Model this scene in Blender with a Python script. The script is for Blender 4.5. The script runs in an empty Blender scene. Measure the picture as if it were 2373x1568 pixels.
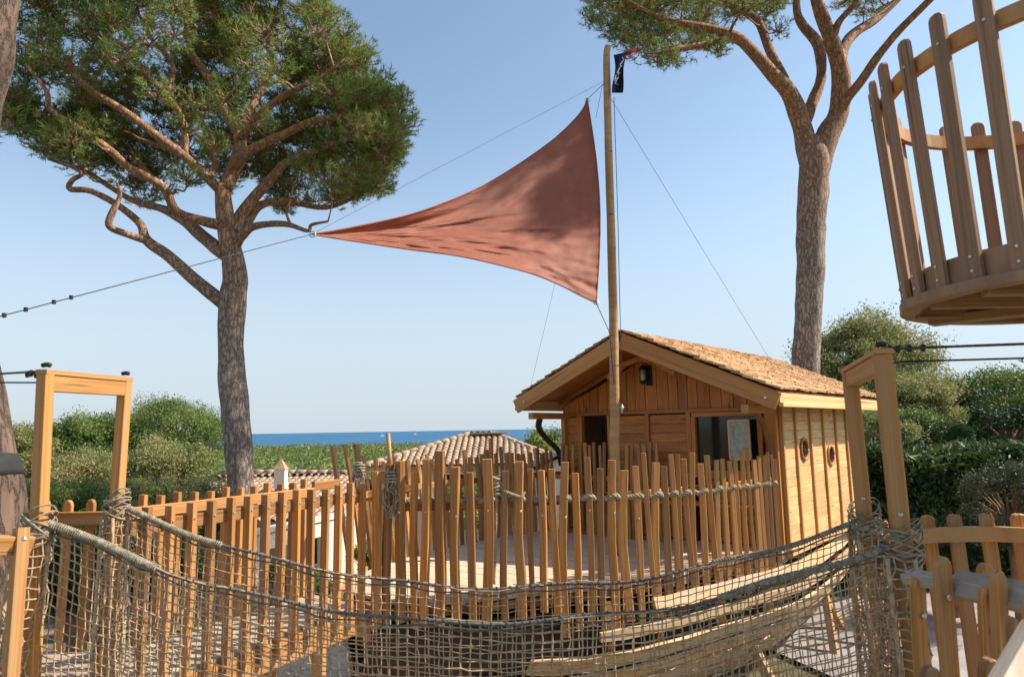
import bpy, math, random
import numpy as np
from mathutils import Vector, Matrix, noise as mnoise
random.seed(7); RNG = np.random.default_rng(7)
scene = bpy.context.scene
COL = scene.collection
PI = math.pi
R_ = math.radians

# ------------------------------------------------------------------ camera
EYE = Vector((0, 0, 1.6))
FPX, CX, CY = 1581.0, 1186.0, 784.0
PITCH, ROLL = R_(7.57), R_(0.98)
f_ = Vector((0, math.cos(PITCH), math.sin(PITCH)))
r0, u0 = Vector((1, 0, 0)), Vector((0, -math.sin(PITCH), math.cos(PITCH)))
RX = r0 * math.cos(ROLL) - u0 * math.sin(ROLL)
UP = r0 * math.sin(ROLL) + u0 * math.cos(ROLL)
cam = bpy.data.cameras.new('camera'); cam_o = bpy.data.objects.new('camera', cam); COL.objects.link(cam_o)
M = Matrix.Identity(4)
for i in range(3):
    M[i][0], M[i][1], M[i][2], M[i][3] = RX[i], UP[i], -f_[i], EYE[i]
cam_o.matrix_world = M
cam.lens = 24; cam.sensor_width = 36; cam.clip_start = 0.05; cam.clip_end = 80000
cam.dof.use_dof = True; cam.dof.focus_distance = 9.0; cam.dof.aperture_fstop = 3.2
scene.camera = cam_o

# ------------------------------------------------------------------ light
SUN_AZ = Vector((1.0, 0.07, 0)).normalized(); SUN_EL = R_(43)
world = bpy.data.worlds.new('World'); scene.world = world; world.use_nodes = True
wn = world.node_tree.nodes; wl = world.node_tree.links
sky = wn.new('ShaderNodeTexSky'); sky.sky_type = 'NISHITA'; sky.sun_disc = False
sky.sun_elevation = SUN_EL
sky.sun_rotation = math.atan2(SUN_AZ.x, SUN_AZ.y)
sky.air_density = 0.9; sky.dust_density = 1.0; sky.ozone_density = 2.5; sky.altitude = 0
bg = wn['Background']; bg.inputs['Strength'].default_value = 0.135
hs = wn.new('ShaderNodeHueSaturation'); hs.inputs['Saturation'].default_value = 0.84; tn = wn.new('ShaderNodeMix'); tn.data_type = 'RGBA'; tn.blend_type = 'MULTIPLY'; tn.inputs[0].default_value = 1; tn.inputs[7].default_value = (0.97, 1.08, 1.03, 1); wl.new(sky.outputs['Color'], tn.inputs[6]); wl.new(tn.outputs[2], hs.inputs['Color'])
# pale summer haze low over the horizon, the same all the way round
wt = wn.new('ShaderNodeTexCoord'); ws = wn.new('ShaderNodeSeparateXYZ'); wl.new(wt.outputs['Generated'], ws.inputs[0])
wm = wn.new('ShaderNodeMapRange'); wm.interpolation_type = 'SMOOTHSTEP'; wm.inputs[1].default_value = -0.02; wm.inputs[2].default_value = 0.46; wm.inputs[3].default_value = 0.93; wm.inputs[4].default_value = 0.0
wl.new(ws.outputs['Z'], wm.inputs[0]); wx = wn.new('ShaderNodeMix'); wx.data_type = 'RGBA'; wl.new(wm.outputs[0], wx.inputs[0]); wl.new(hs.outputs['Color'], wx.inputs[6]); wx.inputs[7].default_value = (3.0, 3.4, 3.78, 1)
wl.new(wx.outputs[2], bg.inputs['Color'])
sun = bpy.data.lights.new('sun', 'SUN'); sun.energy = 5.0; sun.angle = R_(0.53); sun.color = (1.0, 0.90, 0.75)
sun_o = bpy.data.objects.new('sun', sun); COL.objects.link(sun_o)
sdir = (SUN_AZ * math.cos(SUN_EL) + Vector((0, 0, math.sin(SUN_EL))))
sun_o.rotation_euler = sdir.to_track_quat('Z', 'Y').to_euler(); sun_o.location = (20, 0, 30)
scene.view_settings.view_transform = 'Standard'; scene.view_settings.look = 'None'
scene.view_settings.gamma = 1; scene.view_settings.use_curve_mapping = False
scene.view_settings.exposure = 0.66

# ------------------------------------------------------------------ projections (plan measurements)
def P(x, y, Y):
    d = f_ + RX * ((x - CX) / FPX) - UP * ((y - CY) / FPX)
    return EYE + d * (Y / d.y)
def PG(x, y, z=0.0):
    d = f_ + RX * ((x - CX) / FPX) - UP * ((y - CY) / FPX)
    return EYE + d * ((z - EYE.z) / d.z)
def proj(p):
    v = Vector(p) - EYE
    w = v.dot(f_)
    if w < 1e-3: return (-9999, -9999)
    return (CX + FPX * v.dot(RX) / w, CY - FPX * v.dot(UP) / w)
def V(*a): return Vector(a)
def lerp(a, b, t): return a + (b - a) * t
def polyat(pts, t):
    """t in 0..1 by length along polyline of Vectors"""
    L = [0]
    for a, b in zip(pts, pts[1:]): L.append(L[-1] + (b - a).length)
    s = t * L[-1]
    for i in range(len(pts) - 1):
        if s <= L[i + 1] or i == len(pts) - 2:
            k = (s - L[i]) / max(1e-9, L[i + 1] - L[i])
            return pts[i].lerp(pts[i + 1], k), (pts[i + 1] - pts[i]).normalized()
def smooth(pts, n):
    """Catmull-Rom resample to n+1 points"""
    q = [pts[0] * 2 - pts[1]] + list(pts) + [pts[-1] * 2 - pts[-2]]
    out = []
    m = len(pts) - 1
    for i in range(n + 1):
        t = i / n * m; k = min(int(t), m - 1); t -= k
        a, b, c, d = q[k], q[k + 1], q[k + 2], q[k + 3]
        out.append(0.5 * ((2 * b) + (c - a) * t + (2 * a - 5 * b + 4 * c - d) * t * t + (3 * b - a - 3 * c + d) * t ** 3))
    return out
def t_at_px(pts, px, z=0.6):
    best = (1e9, 0)
    for i in range(401):
        p, _ = polyat(pts, i / 400)
        e = abs(proj((p.x, p.y, z))[0] - px)
        if e < best[0]: best = (e, i / 400)
    return best[1]

# ------------------------------------------------------------------ object helpers
WM = {}
def tag(o, label=None, cat=None, group=None, kind=None):
    if label: o['label'] = label
    if cat: o['category'] = cat
    if group: o['group'] = group
    if kind: o['kind'] = kind
    return o
def empty(name, label, cat, loc=(0, 0, 0), group=None):
    o = bpy.data.objects.new(name, None); COL.objects.link(o)
    o.location = loc; o.empty_display_size = 0.2
    WM[o.name] = Matrix.Translation(loc)
    return tag(o, label, cat, group)
def link(name, me, parent=None, Mw=None, label=None, kind=None):
    o = bpy.data.objects.new(name, me); COL.objects.link(o)
    Mw = Mw if Mw is not None else Matrix.Identity(4)
    if parent is not None:
        o.parent = parent; o.matrix_parent_inverse = WM[parent.name].inverted(); o.matrix_basis = Mw
    else: o.matrix_basis = Mw
    WM[o.name] = Mw
    if label: o['label'] = label
    if kind: o['kind'] = kind
    return o

class MB:
    def __init__(s): s.v = []; s.f = []; s.n = 0; s.uv = None; s.uvs = []
    def add(s, verts, faces):
        s.v.append(np.asarray(verts, dtype=np.float64).reshape(-1, 3)); b = s.n
        s.f.extend([[i + b for i in f] for f in faces]); s.n += len(s.v[-1])
    def addnp(s, verts, faces):   # faces ndarray
        s.v.append(np.asarray(verts, dtype=np.float64).reshape(-1, 3)); s.f.extend((np.asarray(faces) + s.n).tolist()); s.n += len(s.v[-1])
    def box(s, c, size, rot=None):
        x, y, z = [k / 2 for k in size]; c = Vector(c)
        vs = [Vector((a * x, b * y, d * z)) for a in (-1, 1) for b in (-1, 1) for d in (-1, 1)]
        if rot is not None: vs = [rot @ v for v in vs]
        s.add([tuple(c + v) for v in vs], [(0, 1, 3, 2), (4, 6, 7, 5), (0, 4, 5, 1), (2, 3, 7, 6), (0, 2, 6, 4), (1, 5, 7, 3)])
    def tube(s, pts, rad, sides=8, cap=True, rn=0.0, phase=0.0):
        pts = [Vector(p) for p in pts]; n = len(pts)
        if not hasattr(rad, '__len__'): rad = [rad] * n
        T = []
        for i in range(n):
            a = pts[max(0, i - 1)]; b = pts[min(n - 1, i + 1)]
            t = b - a
            T.append(t.normalized() if t.length > 1e-9 else Vector((0, 0, 1)))
        ref = Vector((0, 0, 1)) if abs(T[0].z) < 0.9 else Vector((1, 0, 0))
        nx = T[0].cross(ref).normalized()
        vs = []
        for i in range(n):
            nx = (nx - T[i] * nx.dot(T[i]))
            nx = nx.normalized() if nx.length > 1e-6 else T[i].orthogonal().normalized()
            ny = T[i].cross(nx)
            for k in range(sides):
                a = 2 * PI * k / sides + phase
                r = rad[i]
                if rn: r *= 1 + rn * mnoise.noise(pts[i] * 2.3 + Vector((math.cos(a) * 1.3, math.sin(a) * 1.3, 0)))
                vs.append(tuple(pts[i] + nx * (math.cos(a) * r) + ny * (math.sin(a) * r)))
        fs = []
        for i in range(n - 1):
            for k in range(sides):
                k2 = (k + 1) % sides
                fs.append((i * sides + k, i * sides + k2, (i + 1) * sides + k2, (i + 1) * sides + k))
        if cap:
            fs.append(tuple(range(sides - 1, -1, -1))); fs.append(tuple((n - 1) * sides + k for k in range(sides)))
        s.add(vs, fs)
    def mesh(s, name, mat, smooth_=False):
        me = bpy.data.meshes.new(name)
        vv = np.concatenate(s.v) if s.v else np.zeros((0, 3))
        lens = np.fromiter((len(f) for f in s.f), dtype=np.int32, count=len(s.f))
        loops = np.fromiter((i for f in s.f for i in f), dtype=np.int32, count=int(lens.sum()))
        me.vertices.add(len(vv)); me.vertices.foreach_set('co', vv.ravel())
        me.loops.add(len(loops)); me.loops.foreach_set('vertex_index', loops)
        me.polygons.add(len(lens))
        st = np.concatenate([[0], np.cumsum(lens)[:-1]]).astype(np.int32)
        me.polygons.foreach_set('loop_start', st)
        try: me.polygons.foreach_set('loop_total', lens)
        except Exception: pass
        me.update(calc_edges=True)
        me.polygons.foreach_set('use_smooth', np.full(len(lens), bool(smooth_)))
        me.materials.append(mat); me.validate()
        return me
    def build(s, name, mat, parent=None, smooth_=False, label=None, kind=None, origin=None):
        if origin is None and parent is not None: origin = WM[parent.name].translation
        if origin is not None:
            o = np.array(origin); s.v = [a - o for a in s.v]; Mw = Matrix.Translation(origin)
        else: Mw = None
        return link(name, s.mesh(name, mat, smooth_), parent, Mw, label, kind)

# ------------------------------------------------------------------ materials
def newmat(name):
    m = bpy.data.materials.new(name); m.use_nodes = True
    nt = m.node_tree; return m, nt.nodes, nt.links, nt.nodes['Principled BSDF']
def ramp(nodes, stops):
    r = nodes.new('ShaderNodeValToRGB'); e = r.color_ramp.elements
    while len(e) < len(stops): e.new(0.5)
    for k, (p, c) in enumerate(stops): e[k].position = p; e[k].color = (*c, 1)
    return r
def noise_n(nodes, links, vec, scale, detail=4, rough=0.55):
    n = nodes.new('ShaderNodeTexNoise'); n.inputs['Scale'].default_value = scale
    n.inputs['Detail'].default_value = detail; n.inputs['Roughness'].default_value = rough
    if vec is not None: links.new(vec, n.inputs['Vector'])
    return n
def bump(nodes, links, h, bs, strength=0.3, dist=0.01):
    b = nodes.new('ShaderNodeBump'); b.inputs['Strength'].default_value = strength; b.inputs['Distance'].default_value = dist
    links.new(h, b.inputs['Height']); links.new(b.outputs['Normal'], bs.inputs['Normal']); return b
def mixc(nodes, links, a, b, fac, mode='MIX'):
    m = nodes.new('ShaderNodeMix'); m.data_type = 'RGBA'; m.blend_type = mode
    for sock, val in ((m.inputs[0], fac), (m.inputs[6], a), (m.inputs[7], b)):
        if hasattr(val, 'node'): links.new(val, sock)
        elif isinstance(val, (int, float)): sock.default_value = val
        else: sock.default_value = (*val, 1)
    return m.outputs[2]
def wood(name, lo, mid, hi, rough=0.6, grain=(5, 5, 0.9), tint=1.0, worn=None, uv=False):
    """timber: grain along local Z (unit prisms) or along U for long hull planks; each board its own tone"""
    m, n, l, bs = newmat(name)
    tc = n.new('ShaderNodeTexCoord'); mp = n.new('ShaderNodeMapping'); mp.inputs['Scale'].default_value = grain
    l.new(tc.outputs['UV' if uv else 'Object'], mp.inputs['Vector'])
    oi = n.new('ShaderNodeObjectInfo'); mul = n.new('ShaderNodeVectorMath'); mul.operation = 'MULTIPLY_ADD'
    l.new(oi.outputs['Random'], mul.inputs[0]); mul.inputs[1].default_value = (37, 53, 91); l.new(mp.outputs['Vector'], mul.inputs[2])
    g = noise_n(n, l, mul.outputs[0], 1.0, 8, 0.62); g.inputs['Distortion'].default_value = 0.7
    r = ramp(n, [(0.3, lo), (0.5, mid), (0.72, hi)]); l.new(g.outputs['Fac'], r.inputs['Fac'])
    t = ramp(n, [(0.0, (1 - .38 * tint, 1 - .43 * tint, 1 - .46 * tint)), (0.5, (1, 1, 1)), (1.0, (1 + .2 * tint, 1 + .16 * tint, 1 + .1 * tint))])
    l.new(oi.outputs['Random'], t.inputs['Fac'])
    c = mixc(n, l, r.outputs['Color'], t.outputs['Color'], 1.0, 'MULTIPLY')
    # knots
    vo = n.new('ShaderNodeTexVoronoi'); vo.inputs['Scale'].default_value = 0.55
    l.new(mul.outputs[0], vo.inputs['Vector'])
    kr = ramp(n, [(0.0, (1, 1, 1)), (0.1, (0.8, 0.8, 0.8)), (0.16, (0, 0, 0))]); l.new(vo.outputs['Distance'], kr.inputs['Fac'])
    c = mixc(n, l, c, tuple(k * 0.35 for k in lo), kr.outputs['Color'])
    if worn:
        wnz = noise_n(n, l, mul.outputs[0], 0.35, 3); wr = ramp(n, [(0.46, (0, 0, 0)), (0.8, (1, 1, 1))]); l.new(wnz.outputs['Fac'], wr.inputs['Fac'])
        c = mixc(n, l, c, worn, wr.outputs['Color'])
    l.new(c, bs.inputs['Base Color'])
    bs.inputs['Roughness'].default_value = rough
    bump(n, l, g.outputs['Fac'], bs, 0.35, 0.006)
    return m
def simple(name, col, rough=0.6, metal=0.0, var=0.25, scale=8.0, bumpk=0.2, dist=0.01, col2=None):
    m, n, l, bs = newmat(name)
    tc = n.new('ShaderNodeTexCoord'); g = noise_n(n, l, tc.outputs['Object'], scale, 5)
    c2 = col2 or tuple(k * (1 - var) for k in col); c1 = tuple(min(1, k * (1 + var * 0.5)) for k in col)
    r = ramp(n, [(0.35, c2), (0.65, c1)]); l.new(g.outputs['Fac'], r.inputs['Fac']); l.new(r.outputs['Color'], bs.inputs['Base Color'])
    bs.inputs['Roughness'].default_value = rough; bs.inputs['Metallic'].default_value = metal
    if bumpk: bump(n, l, g.outputs['Fac'], bs, bumpk, dist)
    return m
def foliage(name, dark, mid, light, scale=1.2, trans=0.3, third=None):
    m, n, l, bs = newmat(name)
    tc = n.new('ShaderNodeTexCoord'); g = noise_n(n, l, tc.outputs['Object'], scale, 3); g2 = noise_n(n, l, tc.outputs['Object'], 34.0, 1)
    mx = n.new('ShaderNodeMath'); mx.operation = 'MULTIPLY_ADD'; l.new(g2.outputs['Fac'], mx.inputs[0]); mx.inputs[1].default_value = 0.6
    l.new(g.outputs['Fac'], mx.inputs[2])
    r = ramp(n, [(0.55, dark), (0.8, mid), (1.02, light)] if not third else [(0.5, dark), (0.72, mid), (0.9, light), (1.0, third)])
    l.new(mx.outputs[0], r.inputs['Fac']); l.new(r.outputs['Color'], bs.inputs['Base Color'])
    bs.inputs['Roughness'].default_value = 0.55; bs.inputs['Specular IOR Level'].default_value = 0.35
    tr = n.new('ShaderNodeBsdfTranslucent'); l.new(r.outputs['Color'], tr.inputs['Color'])
    ms = n.new('ShaderNodeMixShader'); ms.inputs[0].default_value = trans
    l.new(bs.outputs[0], ms.inputs[1]); l.new(tr.outputs[0], ms.inputs[2]); l.new(ms.outputs[0], n['Material Output'].inputs['Surface'])
    return m
def bark(name, dark, mid, light, sc=(9, 9, 2.4), orange=None, z0=6, z1=9):
    m, n, l, bs = newmat(name)
    tc = n.new('ShaderNodeTexCoord'); mp = n.new('ShaderNodeMapping'); mp.inputs['Scale'].default_value = sc; l.new(tc.outputs['Object'], mp.inputs['Vector'])
    dn0 = noise_n(n, l, mp.outputs['Vector'], .9, 6, .7); dn = n.new('ShaderNodeVectorMath'); dn.operation = 'SCALE'; l.new(dn0.outputs['Color'], dn.inputs[0]); dn.inputs['Scale'].default_value = 2.6
    ad = n.new('ShaderNodeVectorMath'); ad.operation = 'ADD'; l.new(mp.outputs['Vector'], ad.inputs[0]); l.new(dn.outputs[0], ad.inputs[1])
    vo = n.new('ShaderNodeTexVoronoi'); vo.feature = 'DISTANCE_TO_EDGE'; vo.inputs['Scale'].default_value = 1.0; l.new(ad.outputs[0], vo.inputs['Vector'])
    crack = ramp(n, [(0.0, (.35, .35, .35)), (0.06, (.75, .75, .75)), (.2, (1, 1, 1))]); l.new(vo.outputs['Distance'], crack.inputs['Fac'])
    nz = noise_n(n, l, mp.outputs['Vector'], 1.1, 6)
    r = ramp(n, [(0.3, mid), (0.7, light)]); l.new(nz.outputs['Fac'], r.inputs['Fac'])
    c = r.outputs['Color']
    if orange:
        sp = n.new('ShaderNodeSeparateXYZ'); l.new(tc.outputs['Object'], sp.inputs[0])
        mr = n.new('ShaderNodeMapRange'); mr.inputs[1].default_value = z0; mr.inputs[2].default_value = z1; l.new(sp.outputs['Z'], mr.inputs[0])
        c = mixc(n, l, c, orange, mr.outputs[0])
    c = mixc(n, l, dark, c, crack.outputs['Color'])
    l.new(c, bs.inputs['Base Color']); bs.inputs['Roughness'].default_value = 0.9
    add = n.new('ShaderNodeMath'); add.operation = 'MULTIPLY_ADD'; l.new(nz.outputs['Fac'], add.inputs[0]); add.inputs[1].default_value = 0.4; l.new(crack.outputs['Color'], add.inputs[2])
    bump(n, l, add.outputs[0], bs, 0.8, 0.03)
    return m

MT = {}
MT['picket'] = wood('oiled_larch', (0.23, 0.082, 0.018), (0.44, 0.19, 0.046), (0.60, 0.33, 0.10), tint=1.35, worn=(0.36, 0.23, 0.12))
MT['post'] = wood('golden_larch', (0.36, 0.14, 0.03), (0.50, 0.225, 0.055), (0.60, 0.31, 0.09), grain=(4, 4, 1.2), tint=.5, worn=(0.42, 0.27, 0.14))
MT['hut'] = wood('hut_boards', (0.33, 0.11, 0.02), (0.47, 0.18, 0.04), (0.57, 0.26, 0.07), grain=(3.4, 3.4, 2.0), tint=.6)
MT['hutlit'] = wood('hut_sunlit_boards', (0.54, 0.29, 0.11), (0.70, 0.42, 0.18), (0.78, 0.53, 0.27), grain=(3.4, 3.4, 1.6), tint=.35)  # hut boards again, made paler with sunlight put into the colour
MT['deck'] = wood('bleached_deck', (0.50, 0.36, 0.25), (0.64, 0.48, 0.34), (0.72, 0.56, 0.42), rough=.75, grain=(4, 4, 3), tint=.25)
MT['greywood'] = wood('weathered_board', (0.30, 0.23, 0.17), (0.40, 0.32, 0.245), (0.50, 0.42, 0.33), rough=.8, grain=(4, 4, 2), tint=.4)
MT['nest'] = wood('nest_larch', (0.20, 0.11, 0.062), (0.30, 0.175, 0.10), (0.38, 0.235, 0.14), rough=.7, grain=(4, 4, 1.3), tint=.35)
MT['hull'] = wood('hull_plank_wood', (0.38, 0.22, 0.10), (0.52, 0.33, 0.16), (0.60, 0.43, 0.25), rough=.7, grain=(1.6, 22, 1), tint=.6, worn=(0.46, 0.39, 0.32), uv=True)
MT['shingle'] = wood('cedar_shingle', (0.38, 0.205, 0.09), (0.56, 0.35, 0.175), (0.68, 0.47, 0.28), rough=.8, grain=(4, 4, 1.2), tint=.85)
MT['mast'] = wood('mast_pole', (0.32, 0.17, 0.065), (0.43, 0.24, 0.10), (0.50, 0.30, 0.14), grain=(3, 3, 14), tint=.3)
MT['rope'] = simple('hemp_rope', (0.36, 0.30, 0.215), 0.95, var=.45, scale=60, bumpk=.6, dist=.004)
MT['net'] = simple('net_cord', (0.50, 0.355, 0.215), 0.95, var=.45, scale=25, bumpk=.4, dist=.003)
MT['darkrope'] = simple('dark_hand_rope', (0.13, 0.12, 0.105), 0.9, var=.4, scale=30, bumpk=.4, dist=.003)
MT['sleeve'] = simple('grey_rope_sleeve', (0.31, 0.265, 0.19), 0.95, var=.45, scale=40, bumpk=.9, dist=.01)
MT['cable'] = simple('steel_cable', (0.05, 0.05, 0.055), 0.5, metal=.6, var=.3, bumpk=0)
MT['bolt'] = simple('zinc_bolt', (0.62, 0.62, 0.6), 0.32, metal=.9, var=.1, bumpk=0)
MT['black'] = simple('black_iron', (0.02, 0.02, 0.022), 0.8, var=.3)
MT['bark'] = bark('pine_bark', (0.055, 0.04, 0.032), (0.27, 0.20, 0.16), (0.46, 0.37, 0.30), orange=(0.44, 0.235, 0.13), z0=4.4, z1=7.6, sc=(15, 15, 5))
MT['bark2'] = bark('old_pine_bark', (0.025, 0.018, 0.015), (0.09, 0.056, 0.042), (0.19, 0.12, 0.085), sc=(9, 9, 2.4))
MT['bark3'] = bark('grey_pine_bark', (0.05, 0.04, 0.034), (0.25, 0.185, 0.15), (0.44, 0.35, 0.29), orange=(0.42, 0.22, 0.13), z0=7.0, z1=10.5, sc=(15, 15, 5))
MT['branch'] = simple('dry_branch', (0.26, 0.15, 0.09), 0.9, var=.4, scale=6)
MT['needle'] = foliage('pine_needles', (0.035, 0.06, 0.014), (0.12, 0.19, 0.04), (0.30, 0.36, 0.08), 2.2, .33, third=(0.30, 0.20, 0.07))
MT['needle_far'] = foliage('far_pine_needles', (0.07, 0.115, 0.03), (0.14, 0.20, 0.05), (0.23, 0.28, 0.08), 0.5, .3)
MT['forest'] = foliage('far_wood_leaves', (0.07, 0.12, 0.035), (0.15, 0.20, 0.055), (0.25, 0.27, 0.085), 0.12, .3)
MT['olive'] = foliage('olive_green_leaves', (0.07, 0.095, 0.028), (0.19, 0.22, 0.07), (0.35, 0.34, 0.14), 0.8, .35, third=(0.36, 0.22, 0.12))
MT['bush'] = foliage('bush_leaves', (0.08, 0.13, 0.025), (0.20, 0.27, 0.06), (0.35, 0.40, 0.12), 0.9, .35)
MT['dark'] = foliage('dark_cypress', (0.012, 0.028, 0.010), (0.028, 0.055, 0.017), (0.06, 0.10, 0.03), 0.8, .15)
MT['hedge'] = foliage('hedge_sprays', (0.018, 0.042, 0.011), (0.045, 0.08, 0.02), (0.12, 0.16, 0.045), 1.3, .25)
MT['grey_shrub'] = foliage('grey_shrub_leaves', (0.035, 0.05, 0.028), (0.075, 0.09, 0.05), (0.14, 0.155, 0.09), 1.6, .25)
MT['trim'] = foliage('trimmed_box', (0.02, 0.06, 0.012), (0.05, 0.11, 0.025), (0.08, 0.15, 0.035), 2.0, .2)
MT['tile'] = None
MT['stucco'] = simple('pale_stucco', (0.74, 0.64, 0.53), 0.9, var=.1, scale=3, bumpk=.1)
MT['stucco2'] = simple('ochre_stucco', (0.45, 0.24, 0.14), 0.9, var=.15, scale=3, bumpk=.1)
MT['glass'] = simple('dark_glass', (0.015, 0.018, 0.016), 0.06, var=.2, bumpk=0)
MT['white'] = simple('white_paint', (0.8, 0.8, 0.78), 0.5, var=.05, bumpk=0)
MT['flag'] = simple('navy_cloth', (0.015, 0.022, 0.06), 0.8, var=.3, scale=5, bumpk=.1)
MT['flagred'] = simple('red_cloth', (0.55, 0.03, 0.05), 0.8, var=.2, bumpk=0)
MT['shade_brown'] = simple('painted_shade_brown', (0.05, 0.028, 0.016), 0.9, var=.3)  # near-black brown, painted shade inside the hull, hut gaps and doorway
def tile_mat():
    m, n, l, bs = newmat('clay_tile')
    tc = n.new('ShaderNodeTexCoord'); g = noise_n(n, l, tc.outputs['Object'], 9.0, 4); oi = n.new('ShaderNodeObjectInfo')
    r = ramp(n, [(0.3, (0.27, 0.18, 0.12)), (0.5, (0.42, 0.30, 0.21)), (0.7, (0.55, 0.43, 0.32))]); l.new(g.outputs['Fac'], r.inputs['Fac'])
    t = ramp(n, [(0, (0.8, 0.76, 0.72)), (1, (1.12, 1.08, 1.05))]); l.new(oi.outputs['Random'], t.inputs['Fac'])
    l.new(mixc(n, l, r.outputs['Color'], t.outputs['Color'], 1.0, 'MULTIPLY'), bs.inputs['Base Color']); bs.inputs['Roughness'].default_value = .9
    return m
MT['tile'] = tile_mat()

# ------------------------------------------------------------------ shared timber meshes
_c = {}
def unit_prism(mat, cham=0.05):
    k = ('prism', mat, cham)
    if k not in _c:
        b = MB(); h = 0.5; c = cham
        o = [(-h + c, -h), (h - c, -h), (h, -h + c), (h, h - c), (h - c, h), (-h + c, h), (-h, h - c), (-h, -h + c)]
        b.add([(x, y, 0) for x, y in o] + [(x, y, 1) for x, y in o],
              [(i, (i + 1) % 8, 8 + (i + 1) % 8, 8 + i) for i in range(8)] + [tuple(range(7, -1, -1)), tuple(range(8, 16))])
        _c[k] = b.mesh('timber', MT[mat])
    return _c[k]
def round_picket(mat, flat=False):
    """rounded-top picket, unit size, arc in the top 4 %"""
    k = ('round', mat, flat)
    if k not in _c:
        b = MB(); r = 0.035
        pr = [(-.5, 0), (.5, 0), (.5, 1 - r)]
        for i in range(1, 6):
            a = PI * i / 6; pr.append((.5 * math.cos(a) if not flat else .5 * max(-.97, min(.97, math.cos(a) * 1.35)), 1 - r + r * math.sin(a)))
        pr.append((-.5, 1 - r)); n = len(pr)
        ins = [(x * .86, z if z < .5 else 1 - (1 - z) * 1.0) for x, z in pr]
        vs = [(x, -.34, z) for x, z in pr] + [(x, .34, z) for x, z in pr] + [(x * .84, -.5, z if z < .01 else z - .005) for x, z in pr] + [(x * .84, .5, z if z < .01 else z - .005) for x, z in pr]
        fs = [(i, n + i, n + (i + 1) % n, (i + 1) % n) for i in range(n)]
        fs = [(a, d, c, b_) for a, b_, c, d in fs]
        fs += [(2 * n + i, i, (i + 1) % n, 2 * n + (i + 1) % n) for i in range(n)]
        fs += [(3 * n + i, 3 * n + (i + 1) % n, n + (i + 1) % n, n + i) for i in range(n)]
        fs += [tuple(range(2 * n + n - 1, 2 * n - 1, -1))[::-1], tuple(range(3 * n, 4 * n))[::-1]]
        b.add(vs, fs)
        _c[k] = b.mesh('picket_mesh', MT[mat])
    return _c[k]
def bent_picket(mat, var):
    k = ('bent', mat, var)
    if k not in _c:
        rr = random.Random(var * 17 + 3); b = MB()
        a1, a2, p1, p2 = [rr.uniform(-1, 1) for _ in range(4)]
        N = 4; vs = []; q = .5; c = .08
        o = [(-q + c, -q), (q - c, -q), (q, -q + c), (q, q - c), (q - c, q), (-q + c, q), (-q, q - c), (-q, -q + c)]
        for i in range(N + 1):
            t = i / N; bx = .42 * a1 * math.sin(PI * t + p1) + .12 * a2 * math.sin(2.6 * PI * t); by = .4 * a2 * math.sin(PI * t + p2)
            w = 1 - .06 * t if i < N else .9
            for x, y in o: vs.append((x * w + bx, y * w + by, t))
        fs = []
        for i in range(N):
            for j in range(8): fs.append((i * 8 + j, i * 8 + (j + 1) % 8, i * 8 + 8 + (j + 1) % 8, i * 8 + 8 + j))
        fs += [tuple(range(7, -1, -1)), tuple(range(N * 8, N * 8 + 8))]
        b.add(vs, fs); _c[k] = b.mesh('stick_mesh', MT[mat])
    return _c[k]
def frame_mat(p, q, w, d, face):
    p, q = Vector(p), Vector(q); z = q - p; L = z.length; z.normalize()
    y = Vector(face); y = (y - z * y.dot(z)); y = y.normalized() if y.length > 1e-6 else z.orthogonal().normalized()
    x = y.cross(z)
    m = Matrix.Identity(4)
    for i in range(3): m[i][0], m[i][1], m[i][2], m[i][3] = x[i] * w, y[i] * d, z[i] * L, p[i]
    return m
def beam(name, p, q, w, d, mat, parent, face=(0, -1, 0), me=None, label=None):
    return link(name, me or unit_prism(mat), parent, frame_mat(p, q, w, d, face), label)
def bolt_mesh():
    if 'bolt' not in _c:
        b = MB(); vs = []
        for z, r in ((0, .012), (.004, .012), (.009, .007)):
            vs += [(r * math.cos(a * PI / 4), r * math.sin(a * PI / 4), z) for a in range(8)]
        fs = [(i * 8 + k, i * 8 + (k + 1) % 8, i * 8 + 8 + (k + 1) % 8, i * 8 + 8 + k) for i in range(2) for k in range(8)] + [tuple(range(16, 24))]
        b.add(vs, fs); _c['bolt'] = b.mesh('bolt_mesh', MT['bolt'])
    return _c['bolt']
def bolt(p, nrm, parent, s=1.0):
    q = Vector(nrm).to_track_quat('Z', 'Y').to_matrix().to_4x4()
    return link('bolt', bolt_mesh(), parent, Matrix.Translation(p) @ q @ Matrix.Scale(s, 4))
def rope_strands(b, pts, r, pitch=0.07, strands=3, sides=5):
    """twisted rope: helical strands round the polyline"""
    L = sum((c - a).length for a, c in zip(pts, pts[1:])); n = max(4, int(L / pitch * 7))
    P_ = [polyat(pts, i / n) for i in range(n + 1)]
    for s in range(strands):
        o = []
        for i, (p, t) in enumerate(P_):
            a = 2 * PI * (i / 7 + s / strands)
            x = t.cross(Vector((0, 0, 1))) if abs(t.z) < .95 else t.cross(Vector((1, 0, 0)))
            x.normalize(); y = t.cross(x)
            o.append(p + (x * math.cos(a) + y * math.sin(a)) * r * .55)
        b.tube(o, r * .55, sides)

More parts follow.
